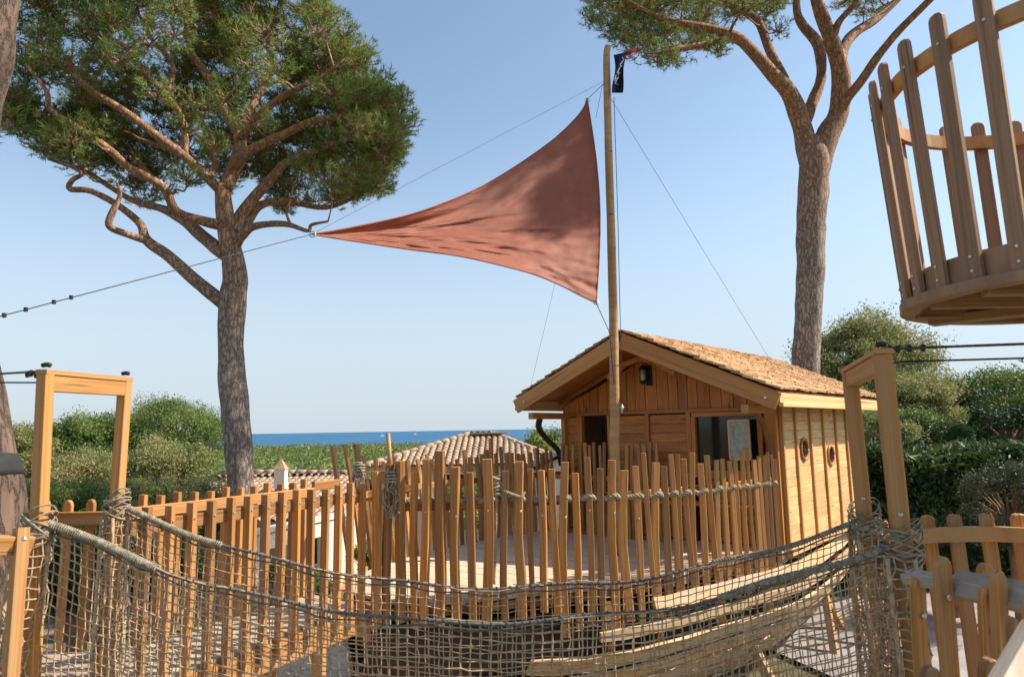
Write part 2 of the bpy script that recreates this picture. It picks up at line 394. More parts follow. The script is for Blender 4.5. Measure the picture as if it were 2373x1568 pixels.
# ------------------------------------------------------------------ SETTING: terrain, sea, path, lawn
TZ = [(-400, -1.7), (15, -1.7), (22, -3.3), (30, -5.0), (45, -8.5), (200, -9), (450, -13), (500, -21), (620, -34), (900, -50)]
def gz(x, y):
    for (a, za), (b_, zb) in zip(TZ, TZ[1:]):
        if y <= b_: z = lerp(za, zb, max(0, (y - a) / (b_ - a))); break
    else: z = -50
    if x > 5 and y < 60:   # the garden on the right stays level further back
        k = min(1, (x - 5) / 4); k2 = 1 if y < 38 else max(0, 1 - (y - 38) / 22)
        z = lerp(z, -1.7, k * k2)
    z += 0.05 * mnoise.noise(Vector((x * .35, y * .35, 0))) if y < 30 else 0.8 * mnoise.noise(Vector((x * .03, y * .03, 0))) * min(1, (y - 30) / 30)
    return z
def terrain():
    xs = sorted(set(list(np.arange(-24, 24.1, 1.0)) + list(np.arange(-60, 61, 6.0)) + list(np.arange(-700, 701, 50.0))))
    ys = sorted(set(list(np.arange(-6, 40.1, 1.0)) + list(np.arange(-300, 0, 40.0)) + list(np.arange(40, 200, 8.0)) + list(np.arange(200, 900, 25.0))))
    b = MB(); vs = [(x, y, gz(x, y)) for y in ys for x in xs]; nx = len(xs)
    b.add(vs, [(j * nx + i, j * nx + i + 1, (j + 1) * nx + i + 1, (j + 1) * nx + i) for j in range(len(ys) - 1) for i in range(nx - 1)])
    m, n, l, bs = newmat('garden_earth')
    tc = n.new('ShaderNodeTexCoord'); g = noise_n(n, l, tc.outputs['Object'], .8, 8, .65); g2 = noise_n(n, l, tc.outputs['Object'], 14, 6, .7)
    r = ramp(n, [(0.35, (0.06, 0.07, 0.025)), (0.5, (0.15, 0.13, 0.06)), (0.65, (0.33, 0.25, 0.17))]); l.new(g.outputs['Fac'], r.inputs['Fac'])
    r2 = ramp(n, [(0.3, (0.6, 0.6, 0.6)), (0.7, (1.2, 1.2, 1.2))]); l.new(g2.outputs['Fac'], r2.inputs['Fac'])
    l.new(mixc(n, l, r.outputs['Color'], r2.outputs['Color'], 1, 'MULTIPLY'), bs.inputs['Base Color']); bs.inputs['Roughness'].default_value = 1
    bump(n, l, g2.outputs['Fac'], bs, .5, .05)
    b.build('ground', m, smooth_=True, kind='structure')
terrain()
def sea():
    b = MB(); xs = [-60000, -8000, -1500, 1500, 8000, 60000]; ys = [470, 2000, 8000, 70000]
    b.add([(x, y, -20) for y in ys for x in xs], [(j * 6 + i, j * 6 + i + 1, (j + 1) * 6 + i + 1, (j + 1) * 6 + i) for j in range(3) for i in range(5)])
    m, n, l, bs = newmat('sea_water')
    tc = n.new('ShaderNodeTexCoord'); mp = n.new('ShaderNodeMapping'); mp.inputs['Scale'].default_value = (.004, .0012, 1); l.new(tc.outputs['Object'], mp.inputs[0])
    g = noise_n(n, l, mp.outputs[0], 1, 6); r = ramp(n, [(0.3, (0.012, 0.085, 0.185)), (0.7, (0.025, 0.125, 0.24))]); l.new(g.outputs['Fac'], r.inputs['Fac']); l.new(r.outputs['Color'], bs.inputs['Base Color'])
    bs.inputs['Roughness'].default_value = .55; bs.inputs['Specular IOR Level'].default_value = .25
    b.build('sea', m, kind='structure')
sea()
def ribbon(name, left, right, mat, dz, n=30):
    L = smooth([V(*p, 0) for p in left], n); Rr = smooth([V(*p, 0) for p in right], n); b = MB(); vs = []
    K = 6
    for a, c in zip(L, Rr):
        for k in range(K + 1):
            p = a.lerp(c, k / K); vs.append((p.x, p.y, gz(p.x, p.y) + dz))
    W = K + 1
    b.add(vs, [(i * W + k, i * W + k + 1, (i + 1) * W + k + 1, (i + 1) * W + k) for i in range(n) for k in range(K)])
    return b.build(name, mat, kind='structure', smooth_=True)
sandm, n, l, bs = newmat('sandy_concrete')
tc = n.new('ShaderNodeTexCoord'); g = noise_n(n, l, tc.outputs['Object'], 1.4, 6, .6); g2 = noise_n(n, l, tc.outputs['Object'], 40, 4, .7)
r = ramp(n, [(0.3, (0.48, 0.38, 0.28)), (0.7, (0.62, 0.50, 0.38))]); l.new(g.outputs['Fac'], r.inputs['Fac'])
r2 = ramp(n, [(0.3, (0.85, 0.85, 0.85)), (0.7, (1.1, 1.1, 1.1))]); l.new(g2.outputs['Fac'], r2.inputs['Fac'])
l.new(mixc(n, l, r.outputs['Color'], r2.outputs['Color'], 1, 'MULTIPLY'), bs.inputs['Base Color']); bs.inputs['Roughness'].default_value = .95
bump(n, l, g2.outputs['Fac'], bs, .3, .01)
ribbon('path', [(-6.5, 6.0), (-4.6, 8.6), (-3.6, 10.2), (-2.4, 11.5), (-0.5, 12.5)], [(-5.0, 1.0), (-1.2, 5.0), (-0.2, 7.4), (0.6, 8.8), (2.0, 10.0)], sandm, .07)
pavm = simple('grey_paving', (0.30, 0.27, 0.26), .9, var=.2, scale=4)
ribbon('paved_path', [(3.6, 10.8), (6, 13.3), (10, 14.0), (16, 14.1)], [(4.6, 8.0), (7.2, 10.1), (10.4, 11.4), (16, 12.2)], pavm, .06)
# lawn in the garden on the right
lawnm = simple('lawn_green', (0.05, 0.11, 0.02), .95, var=.4, scale=6, bumpk=.6, dist=.03)
ribbon('lawn', [(3.0, 6.4), (5.6, 8.1), (7.6, 10.2), (10.4, 11.5), (16, 12.2)], [(3.2, 1.0), (5.6, 2.0), (8, 4.0), (11, 6.0), (17, 8.0)], lawnm, .065)
def grass(n=26000):
    b = MB()
    u = RNG.random(n); X = 3.0 + u * 9; Y = 3.2 + RNG.random(n) * 8
    keep = (Y < 6.2 + (X - 3) * .8)
    X, Y = X[keep], Y[keep]; k = len(X)
    Z = np.array([gz(a, c) + .06 for a, c in zip(X, Y)])
    an = RNG.random(k) * 2 * PI; h = .04 + RNG.random(k) * .06; w = .008
    a = np.stack([X - np.cos(an) * w, Y - np.sin(an) * w, Z], 1); c = np.stack([X + np.cos(an) * w, Y + np.sin(an) * w, Z], 1)
    t = np.stack([X + RNG.normal(0, .02, k), Y + RNG.normal(0, .02, k), Z + h], 1)
    b.addnp(np.stack([a, c, t], 1).reshape(-1, 3), np.arange(3 * k).reshape(-1, 3))
    o = b.build('grass', MT['bush']); tag(o, 'short green grass growing on the shaded lawn behind the right railing', 'grass', kind='stuff')
grass()

# ------------------------------------------------------------------ FOLIAGE tools
def leaf_quads(cen, size, aspect=.5, up=0.0):
    """cen (N,3) -> one two-triangle leaf each, random orientation"""
    n = len(cen)
    d = RNG.normal(size=(n, 3)); d[:, 2] += up; d /= np.linalg.norm(d, axis=1)[:, None]
    e = RNG.normal(size=(n, 3)); e -= d * (e * d).sum(1)[:, None]; e /= np.linalg.norm(e, axis=1)[:, None]
    s = size * (.6 + .8 * RNG.random(n))[:, None]
    v = np.stack([cen - d * s * .5, cen + e * s * aspect * .5, cen + d * s * .5, cen - e * s * aspect * .5], 1).reshape(-1, 3)
    return v, np.arange(4 * n).reshape(-1, 4)
def needle_tufts(cen, dirs, n_need, length, width):
    n = len(cen); N = n * n_need
    c = np.repeat(cen, n_need, 0); dd = np.repeat(dirs, n_need, 0)
    d = dd * .75 + RNG.normal(size=(N, 3)) * .62; d /= np.linalg.norm(d, axis=1)[:, None]
    e = np.cross(d, RNG.normal(size=(N, 3))); e /= np.linalg.norm(e, axis=1)[:, None]
    ln = length * (.7 + .5 * RNG.random(N))[:, None]
    o = c + dd * (RNG.random(N)[:, None] - .5) * length * .9
    v = np.stack([o - e * width * .5, o + e * width * .5, o + d * ln], 1).reshape(-1, 3)
    return v, np.arange(3 * N).reshape(-1, 3)
def in_poly(x, y, poly):
    c = False; j = len(poly) - 1
    for i in range(len(poly)):
        xi, yi = poly[i]; xj, yj = poly[j]
        if (yi > y) != (yj > y) and x < (xj - xi) * (y - yi) / (yj - yi) + xi: c = not c
        j = i
    return c

def pine(name, label, group, trunk, limbs, clusters, barkm, needm, crad=.42, tufts=26, nn=13, nlen=.17, nwid=.012, base=None):
    """trunk / limbs: lists of (Vector, radius). clusters: list of Vectors. limbs attach where drawn."""
    root = empty(name, label, 'tree', tuple(base or trunk[0][0]), group)
    b = MB()
    nodes = []; par = []; cnt = []
    def addpoly(pl, sides, first=False, k=5):
        pts = smooth([p for p, r in pl], (len(pl) - 1) * k); rs = smooth([V(r, 0, 0) for p, r in pl], (len(pl) - 1) * k)
        rr = [max(.004, q.x) for q in rs]
        b.tube(pts, rr, sides, rn=.14)
        return pts, rr
    sk = []
    tp, tr = addpoly(trunk, 20, k=8)
    for p, r in zip(tp[len(tp) * 3 // 4:], tr[len(tr) * 3 // 4:]): sk.append((p, min(r, .06)))
    for pl in limbs:
        pp, rr = addpoly(pl, 9)
        for i, (p, r) in enumerate(zip(pp, rr)):
            if i > len(pp) * .3: sk.append((p, r))
    obj_tr = b.build('trunk', barkm, root, smooth_=True)
    # secondary branches to each foliage pad
    pos = np.array([tuple(p) for p, r in sk]); rad = [r for p, r in sk]
    origin = np.array(tuple(trunk[-1][0]))
    cl = np.array([tuple(c) for c in clusters])
    order = []
    b2 = MB(); left = list(range(len(cl)))
    dmin = np.min(np.linalg.norm(cl[:, None] - pos[None], axis=2), axis=1)
    for ci in np.argsort(dmin):
        c = cl[ci]; d = np.linalg.norm(pos - c, axis=1)
        do = np.linalg.norm(pos - origin, axis=1); dc = np.linalg.norm(c - origin)
        cost = d + np.where(do > dc, 1.0, 0) + 0.25 * np.maximum(0, pos[:, 2] - c[2])
        k = int(np.argmin(cost)); p0 = pos[k]; L = d[k]
        m = max(2, int(L / .22))
        v = c - p0; mid = p0 + v * .5 + RNG.normal(size=3) * .10 * L + np.array([0, 0, -.08 * L])
        ra = min(rad[k] * .75, .014 + .017 * L); pl = []; rl = []
        for i in range(m + 1):
            t = i / m; p = p0 * (1 - t) ** 2 + 2 * mid * t * (1 - t) + c * t * t + RNG.normal(size=3) * (.025 if 0 < i < m else 0)
            pl.append(Vector(p)); rl.append(lerp(ra, .008, t))
        b2.tube(pl, rl, 5, cap=False)
        for p, r in zip(pl[1:], rl[1:]): rad.append(r)
        pos = np.vstack([pos, [tuple(p) for p in pl[1:]]])
    # foliage pads
    N = len(cl); T = tufts
    q = RNG.normal(size=(N, T, 3)); q /= np.linalg.norm(q, axis=2)[..., None]
    rr = crad * (.35 + .65 * RNG.random((N, T, 1)) ** .5) * (.7 + .6 * RNG.random((N, 1, 1)))
    off = q * rr; off[..., 2] = off[..., 2] * .62 + .08
    cen = (cl[:, None] + off); dirs = off + np.array([0, 0, .12]); dirs /= np.linalg.norm(dirs, axis=2)[..., None]
    for i in range(N):
        c = Vector(cl[i])
        for j in range(0, T, 2):
            e = Vector(cen[i, j]); mdl = c.lerp(e, .5) + Vector(RNG.normal(size=3) * .03)
            b2.tube([c, mdl, e], [.009, .007, .004], 3, cap=False)
    b2.build('branches', barkm, root, smooth_=True, kind='stuff')
    v, f = needle_tufts(cen.reshape(-1, 3), dirs.reshape(-1, 3), nn, nlen, nwid)
    b3 = MB(); b3.addnp(v, f); b3.build('crown', needm, root, kind='stuff')
    return root
def px_limb(pts, Y0, scale=1.0):
    """pts: (px, py, radius px, depth offset)"""
    return [(P(x, y, Y0 + dy), r / FPX * (Y0 + dy)) for x, y, r, dy in pts]

# ---- left umbrella pine
YL = 12.0
trunkL = px_limb([(566, 1440, 32, 0), (562, 1250, 30, 0), (558, 1130, 29, 0), (552, 1010, 31, 0), (540, 900, 31.5, 0), (535, 800, 28, 0), (539, 700, 31, 0), (545, 650, 29, 0), (540, 600, 25, 0), (530, 550, 23, 0), (518, 470, 19, 0), (516, 430, 18, 0)], YL)
limbsL = [px_limb(q, YL) for q in [
    [(540, 715, 17, 0), (514, 700, 16, 0), (448, 646, 15, -.2), (391, 594, 14, -.3), (340, 557, 12, -.4), (325, 519, 9, -.4), (273, 476, 8, -.5), (212, 443, 7.5, -.5), (163, 438, 7, -.5), (168, 418, 6, -.5), (189, 401, 5, -.5), (140, 375, 3, -.6)],
    [(345, 560, 9, -.4), (292, 542, 8, -.6), (254, 524, 8, -.7), (259, 495, 8, -.7), (278, 453, 5, -.7), (270, 420, 3, -.8)],
    [(522, 590, 17, 0), (470, 548, 15, .3), (424, 509, 13, .6), (377, 484, 10, .8), (302, 462, 7, 1), (203, 401, 6, 1.2), (113, 368, 4, 1.4)],
    [(512, 522, 13, 0), (470, 512, 12, -.3), (410, 490, 11, -.6), (377, 434, 11, -.8), (302, 391, 10, -1.1), (255, 349, 9, -1.3), (189, 302, 8, -1.5), (118, 255, 7, -1.8), (108, 212, 5, -1.9), (60, 150, 4, -2)],
    [(514, 445, 12, 0), (439, 373, 11, -.4), (358, 311, 10, -.8), (283, 255, 9, -1.2), (208, 208, 8, -1.5), (151, 156, 6, -1.7), (47, 99, 4, -2)],
    [(430, 365, 8, -.4), (424, 283, 8, -.5), (387, 226, 8, -.7), (330, 160, 7, -.9), (283, 104, 6, -1), (203, 71, 5, -1.2), (179, 28, 4, -1.3)],
    [(387, 226, 6, -.7), (400, 150, 6, -.5), (350, 90, 5, -.5), (320, 30, 4, -.5)],
    [(520, 440, 17, 0), (552, 368, 17, .2), (554, 311, 14, .3), (519, 255, 11, .3), (481, 179, 9, .2), (439, 113, 7, 0), (430, 40, 5, 0)],
    [(553, 315, 10, .3), (590, 236, 9, .5), (627, 165, 8, .8), (622, 85, 6, .9), (630, 20, 4, 1)],
    [(556, 320, 9, .2), (610, 260, 9, -.3), (670, 215, 7, -.7), (735, 185, 5, -1), (800, 140, 4, -1.2)],
    [(545, 385, 13, 0), (580, 349, 12, -.2), (660, 311, 10, -.5), (736, 278, 8, -.8), (849, 264, 5, -1)],
    [(540, 540, 14, 0), (560, 495, 14, .2), (600, 445, 13, .3), (640, 400, 11, .4), (670, 373, 9, .5), (755, 340, 7, .7), (850, 310, 4, .9)],
    [(545, 560, 13, 0), (575, 510, 12, .6), (604, 476, 10, .9), (660, 467, 8, 1.2), (755, 481, 6, 1.5), (830, 455, 4, 1.6)],
    [(548, 570, 11, 0), (560, 548, 11, -.2), (590, 524, 9, -.4), (660, 519, 7, -.7), (712, 535, 4.5, -.9), (722, 521, 4, -.9), (760, 513, 2.5, -1)],
    [(486, 410, 9, -.1), (500, 380, 9, .4), (492, 330, 9, .6), (470, 290, 7, .8), (450, 240, 6, 1)],
    [(400, 490, 9, .6), (385, 440, 8, .9), (340, 400, 7, 1.2), (300, 350, 6, 1.5), (240, 300, 4, 1.7)],
    [(445, 380, 7, 0), (400, 345, 7, .7), (340, 330, 6, 1.1), (270, 300, 5, 1.4), (180, 260, 4, 1.6)]]]
silL = [(-400, -700), (-400, 250), (-60, 320), (60, 340), (150, 375), (290, 455), (330, 470), (430, 420), (500, 470), (560, 400), (600, 430), (640, 500), (740, 480), (850, 460), (895, 430), (900, 380), (935, 320), (930, 240), (900, 190), (835, 120), (800, 60), (730, 10), (700, -60), (560, -250)]
def crown_points(cen, rad, n, sil, zmin, shell=.45, dmin=.3, holes=0.0, fn=None):
    pts = []; cen = Vector(cen); tries = 0
    while len(pts) < n and tries < n * 60:
        tries += 1
        d = Vector((random.gauss(0, 1), random.gauss(0, 1), random.gauss(0, 1))).normalized()
        rr = (shell + (1 - shell) * random.random() ** .6)
        p = cen + Vector((d.x * rad[0], d.y * rad[1], d.z * rad[2])) * rr
        if d.z < -.1 and rr < .7: continue
        if p.z < zmin: continue
        if holes and mnoise.noise(p * .8 + Vector((3, 1, 5))) < -holes: continue
        if fn and not fn(p): continue
        x, y = proj(p)
        if not in_poly(x, y, sil): continue
        if any((p - q).length < dmin for q in pts): continue
        pts.append(p)
    return pts
clL = crown_points((-5.5, 12.2, 7.4), (4.1, 3.2, 3.1), 700, silL, 5.3, .56, .235, .16, fn=lambda p: p.y > 12.2 or p.z > 9.2 or random.random() < .07 or ((p.x + 5.5) ** 2 + (p.y - 12.2) ** 2 > 10.2 and p.y > 10.6))
pine('umbrella_pine', 'tall umbrella pine with a bare forked trunk and wide crown left of the red sail', 'umbrella pines', trunkL, limbsL, clL, MT['bark'], MT['needle'], crad=.34, tufts=40, nn=15, nlen=.11, nwid=.012)

# ---- right umbrella pine behind the hut
YR = 14.0
trunkR = px_limb([(1862, 1420, 36, 0), (1864, 1150, 34, 0), (1866, 900, 31, 0), (1868, 800, 30, 0), (1876, 650, 31, 0), (1880, 500, 33, 0), (1886, 400, 35, 0), (1889, 350, 30, 0), (1892, 315, 12, 0)], YR)
limbsR = [px_limb(q, YR) for q in [
    [(1878, 400, 24, 0), (1864, 325, 24, 0), (1848, 265, 23, -.1), (1824, 212, 20, -.3), (1789, 173, 17, -.5), (1736, 113, 14, -.8), (1701, 85, 14, -1), (1630, 64, 10, -1.2), (1541, 46, 8, -1.4), (1471, 14, 6, -1.6), (1420, -20, 4, -1.8)],
    [(1862, 285, 16, 0), (1881, 240, 14, .2), (1902, 177, 12, .4), (1895, 106, 13, .6), (1860, 60, 11, .8), (1845, 20, 9, 1), (1850, -60, 7, 1)],
    [(1817, 185, 12, -.2), (1782, 117, 11, .1), (1754, 50, 10, .3), (1690, 12, 8, .4), (1620, -10, 6, .5)],
    [(1690, 85, 8, -1), (1630, 104, 8, -1.3), (1560, 115, 6, -1.6), (1510, 125, 3.5, -1.8)],
    [(1600, 60, 6, -1.2), (1530, 80, 5, -1.3), (1480, 88, 4, -1.2), (1430, 70, 3, -1.2)],
    [(1894, 400, 27, 0), (1915, 320, 27, 0), (1941, 265, 24, 0), (1948, 177, 22, -.1), (1927, 99, 18, -.2), (1902, 35, 16, -.3), (1880, -30, 12, -.4)],
    [(1940, 280, 14, 0), (1955, 240, 13, -.2), (1998, 184, 11, -.6), (2034, 131, 10, -.9), (2080, 75, 9, -1.2), (2160, -5, 8, -1.5), (2220, -60, 5, -1.8)],
    [(1945, 170, 15, 0), (1955, 110, 13, .3), (1987, 71, 12, .6), (2033, 42, 10, 1), (2100, -20, 7, 1.3)],
    [(1925, 95, 12, -.2), (1945, 50, 8, -.4), (1980, 10, 7, -.6), (2000, -40, 6, -.7)]]]
silR = [(1375, -600), (1352, -20), (1365, 60), (1400, 95), (1450, 110), (1470, 120), (1510, 150), (1560, 155), (1600, 130), (1660, 130), (1690, 100), (1640, 60), (1720, 30), (1740, 60), (1800, 85), (1790, 20), (1850, -20), (1900, -40), (1960, 10), (1990, 45), (2020, 40), (2060, -10), (2120, -60), (2600, -400), (2600, -900)]
clR = crown_points((6.4, 13.2, 11.8), (5.0, 4.2, 2.6), 330, silR, 9.0, .35, .36, .3, fn=lambda p: not (10.9 < p.y < 14.6 and p.x > 3.6 and random.random() < .88))  # crown gap shaped to let sun through to the left pine trunk
for k in range(330):
    p = V(random.uniform(4.0, 8.2), random.uniform(8.95, 10.2), random.uniform(9.4, 11.8))
    if mnoise.noise(p * 1.4) > -.08: clR.append(p)  # unseen crown pads added to cast shade on the sail
clR += [P(x, y, YR + d) for x, y, d in ((1385, 20, -1.8), (1410, 60, -1.5), (1440, 95, -1.4), (1370, 50, -1), (1480, 120, -1.5), (1520, 145, -1.7), (1550, 140, -1.6), (1590, 115, -1.2), (1660, 120, -1.2), (1400, 0, -.8), (1450, 30, -1.3), (1500, 20, -1.2), (1560, 20, -1), (1620, 20, -.5), (1680, 10, 0), (1800, 75, .4), (1780, 30, .5), (2000, 30, .4), (1960, 5, 0), (1740, 5, 0), (1490, 70, -1.3), (1545, 90, -1.4), (1430, 10, -.6), (1600, 60, -.9), (1640, 40, -.9), (1720, 25, -.3))]
pine('umbrella_pine', 'umbrella pine behind the hut, its trunk forking into two thick limbs', 'umbrella pines', trunkR, limbsR, clR, MT['bark3'], MT['needle'], crad=.38, tufts=42, nn=14, nlen=.12)

# ---- near trunk at the left edge
def near_trunk():
    root = empty('old_pine', 'thick rough pine trunk with a black strap at the left edge of the photo', 'tree', (-3.9, 4.9, -1.7))
    Y0 = 4.9
    edge = [(-72, 1800, 90), (-62, 1568, 88), (-50, 1400, 86), (-46, 1250, 84), (-50, 1130, 84), (-60, 1050, 82), (-76, 950, 80), (-98, 800, 78), (-108, 600, 76), (-100, 400, 75), (-78, 200, 74), (-44, 60, 74), (-30, -60, 72), (-20, -300, 64), (-10, -600, 50)]
    b = MB(); pts = smooth([P(x, y, Y0) for x, y, r in edge], 70); rs = smooth([V(r / FPX * Y0, 0, 0) for x, y, r in edge], 70)
    pts = [p + Vector((mnoise.noise(p * 1.1) * .02, 0, 0)) for p in pts]
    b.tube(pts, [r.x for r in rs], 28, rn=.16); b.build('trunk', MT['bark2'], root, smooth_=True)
    s = MB(); q = [P(-51, 1119, Y0), P(-53, 1106, Y0), P(-55, 1090, Y0), P(-58, 1073, Y0)]; s.tube([p + Vector((mnoise.noise(p * 1.1) * .02, 0, 0)) for p in q], [.268, .269, .267, .264], 28, rn=.14); s.build('strap', MT['black'], root, smooth_=True)
near_trunk()

# ---- broadleaf / distant trees
def blob_tree(name, label, cat, x, y, Y, rpx, hpx, mat, n, leaf, lobes=26, rag=1.0, group=None, zb=None, seed=1, trunk=True, flat=.8, asp=.5, depth=None, twigs=0):
    """crown centred at px (x,y) at distance Y; lobes carry tufts, tufts carry leaves"""
    rr = random.Random(seed); c = P(x, y, Y); R = rpx / FPX * Y; H = hpx / FPX * Y; D = depth or R
    g = gz(c.x, c.y); root = empty(name, label, cat, (c.x, c.y, g), group)
    tw = MB(); per = 14; nt = int(n * 1.15) // per; tpl = max(4, nt // lobes)
    cs = []; m_ = min(R, H * 1.3, D * 1.3)
    for i in range(lobes):
        d = Vector((rr.gauss(0, 1), rr.gauss(0, 1) * (1 if rr.random() < .5 else 1) - .25, rr.gauss(0, 1) + .3)).normalized()
        k = .72 + rag * (.34 * mnoise.noise(d * 2.3 + Vector((seed, 0, 0))) + rr.uniform(0, .16))
        q = c + Vector((d.x * R, d.y * D, d.z * H)) * k; lr = rr.choice((.13, .18, .24, .32, .42)) * rr.uniform(.85, 1.15) * m_
        v = RNG.normal(size=(tpl, 3)); v[:, 2] = np.abs(v[:, 2]) * .9 - .25 * RNG.random(tpl); v /= np.linalg.norm(v, axis=1)[:, None]; v *= (lr * (.55 + .55 * RNG.random(tpl) + .5 * (RNG.random(tpl) > .93)))[:, None]; v[:, 2] *= flat
        cs.append(v + np.array(q))
        if trunk: tw.tube([Vector((c.x, c.y, max(g, c.z - H * 1.1))), c.lerp(q, .4) + Vector((0, 0, -.2 * H)), q], [.05 * R, .03 * R, .008 * R], 5, cap=False)
    cs = np.concatenate(cs); tr = leaf * (1.1 + 1.1 * RNG.random(len(cs)))
    o = RNG.normal(size=(len(cs), per, 3)) * .55
    pts = (cs[:, None] + o * tr[:, None, None]).reshape(-1, 3); pts = pts[pts[:, 2] > g]
    vv, ff = leaf_quads(pts, leaf * .72, asp * .85, .3); b = MB(); b.addnp(vv, ff); b.build('crown', mat, root, kind='stuff')
    if twigs:
        t2 = MB()
        for k in range(twigs):
            p = c + Vector((rr.uniform(-.5, .5) * R, -D * .75 + rr.uniform(-.2, .1) * D, rr.uniform(-.9, .2) * H)); q = p + Vector((rr.uniform(-.25, .25) * R, -D * .18, rr.uniform(.15, .5) * H))
            t2.tube([p, p.lerp(q, .5) + Vector((rr.uniform(-.05, .05) * R, 0, 0)), q], [.02 * R, .013 * R, .004 * R], 4, cap=False)
        t2.build('bare_twigs', MT['branch'], root)
    if trunk:
        tw.tube([Vector((c.x, c.y, g - .3)), Vector((c.x, c.y, max(g + .2, c.z - H * .9))), c], [.07 * R + .05, .06 * R + .04, .03 * R], 8)
        tw.build('trunk', MT['branch'], root, smooth_=True)
    return root
blob_tree('dome_pine', 'large rounded green pine seen right of the left timber portal', 'tree', 392, 1035, 45, 124, 108, MT['needle_far'], 90000, .17, 130, .35, seed=3)
blob_tree('pine_tree', 'medium green pine seen through the left timber portal, joined to the large round one', 'tree', 215, 1050, 42, 95, 82, MT['needle_far'], 44000, .2, 70, seed=4)
blob_tree('pine_tree', 'low pale green pine just left of the left timber portal', 'tree', 60, 1065, 38, 72, 72, MT['olive'], 30000, .18, 50, seed=5)
blob_tree('leafy_tree', 'yellow green tree with bare twigs in front of the large round pine', 'tree', 395, 1110, 27, 105, 85, MT['olive'], 26000, .13, 60, seed=6, twigs=26)
blob_tree('leafy_tree', 'pale olive tree between the two posts of the left timber portal', 'tree', 190, 1120, 24, 90, 62, MT['olive'], 30000, .12, 50, seed=7, twigs=10)
shr = [(60, 1190, 12.5, 75, 60, 'bush', 'bright green shrub beside the strapped trunk behind the left railing'),
       (165, 1200, 11.8, 85, 62, 'bush', 'bright green shrub behind the railing between the left portal posts'),
       (290, 1190, 12.6, 80, 66, 'olive', 'mottled olive shrub just right of the left timber portal'),
       (400, 1190, 13.4, 78, 74, 'olive', 'dry mottled shrub behind the walkway, third along from the left portal'),
       (490, 1195, 14.0, 62, 80, 'olive', 'pale leafy shrub left of the tall pine trunk'),
       (180, 1340, 9.4, 120, 85, 'hedge', 'dark green shrub low behind the left railing'),
       (390, 1330, 10.2, 95, 80, 'hedge', 'dark shrub low behind the slanting walkway railing'),
       (40, 1360, 9.0, 90, 90, 'hedge', 'dark shrub low behind the strapped trunk')]
for i, (x, y, Y, rx, hy, m, lab) in enumerate(shr):
    blob_tree('garden_shrub', lab, 'shrub', x, y, Y, rx, hy, MT[m], 20000, .06, 40, 1.0, 'shrubs behind the left railing', seed=20 + i, flat=.9)
blob_tree('garden_shrub', 'small light green shrub in front of the cream garden wall', 'shrub', 730, 1385, 12.4, 46, 56, MT['bush'], 9000, .06, 18, 1.0, 'shrubs below the walkway', seed=41)
blob_tree('garden_shrub', 'grey green shrub just right of the tall pine trunk below the walkway', 'shrub', 640, 1370, 13.6, 44, 62, MT['olive'], 9000, .06, 18, 1.0, 'shrubs below the walkway', seed=42)
blob_tree('garden_shrub', 'dark shrub beside the bow of the play ship', 'shrub', 860, 1270, 15.5, 50, 46, MT['bush'], 8000, .07, 18, 1.0, 'shrubs below the walkway', seed=43)
blob_tree('leafy_tree', 'small feathery tree rising between the tiled villa and the hut', 'tree', 1270, 1035, 36, 45, 36, MT['bush'], 7000, .2, 16, seed=8)
blob_tree('garden_shrub', 'green shrubbery behind the ship fence and below the tiled villa', 'shrub', 1130, 1175, 19, 130, 60, MT['bush'], 15000, .1, 30, seed=44)
# right side
blob_tree('pine_tree', 'loose olive green pine above the hut roof beside the big trunk', 'tree', 1995, 865, 27, 165, 112, MT['olive'], 64000, .14, 80, .7, seed=10, twigs=14)
blob_tree('pine_tree', 'lower straggly pine behind the right timber portal', 'tree', 2090, 950, 24, 120, 85, MT['olive'], 30000, .13, 44, seed=11, twigs=14)
blob_tree('pine_tree', 'green pine filling the gap low between the two right portal posts', 'tree', 2090, 1010, 22, 95, 62, MT['needle_far'], 26000, .12, 44, seed=31)
blob_tree('dome_pine', 'broad dark green pine at the right edge with a flat rounded top', 'tree', 2330, 960, 30, 210, 100, MT['needle_far'], 80000, .15, 120, .4, seed=12)
blob_tree('dome_pine', 'deep green pine standing left of the broad dark one', 'tree', 2190, 955, 27, 85, 70, MT['hedge'], 18000, .17, 34, seed=13)
blob_tree('cypress_clump', 'very dark conifers between the clipped topiary and the right edge', 'tree', 2330, 1010, 20, 130, 60, MT['dark'], 20000, .12, 34, seed=14)
blob_tree('garden_shrub', 'yellow green shrub in front of the pines behind the right portal', 'shrub', 2030, 1010, 18.5, 80, 50, MT['olive'], 15000, .1, 26, seed=15)
blob_tree('garden_shrub', 'grey green rosemary shrub in front of the hedge at the right edge', 'shrub', 2340, 1180, 11.5, 100, 95, MT['grey_shrub'], 26000, .05, 40, seed=16)
blob_tree('garden_shrub', 'low dark shrub at the foot of the long hedge', 'shrub', 2200, 1300, 12.0, 90, 50, MT['dark'], 12000, .07, 26, seed=17)
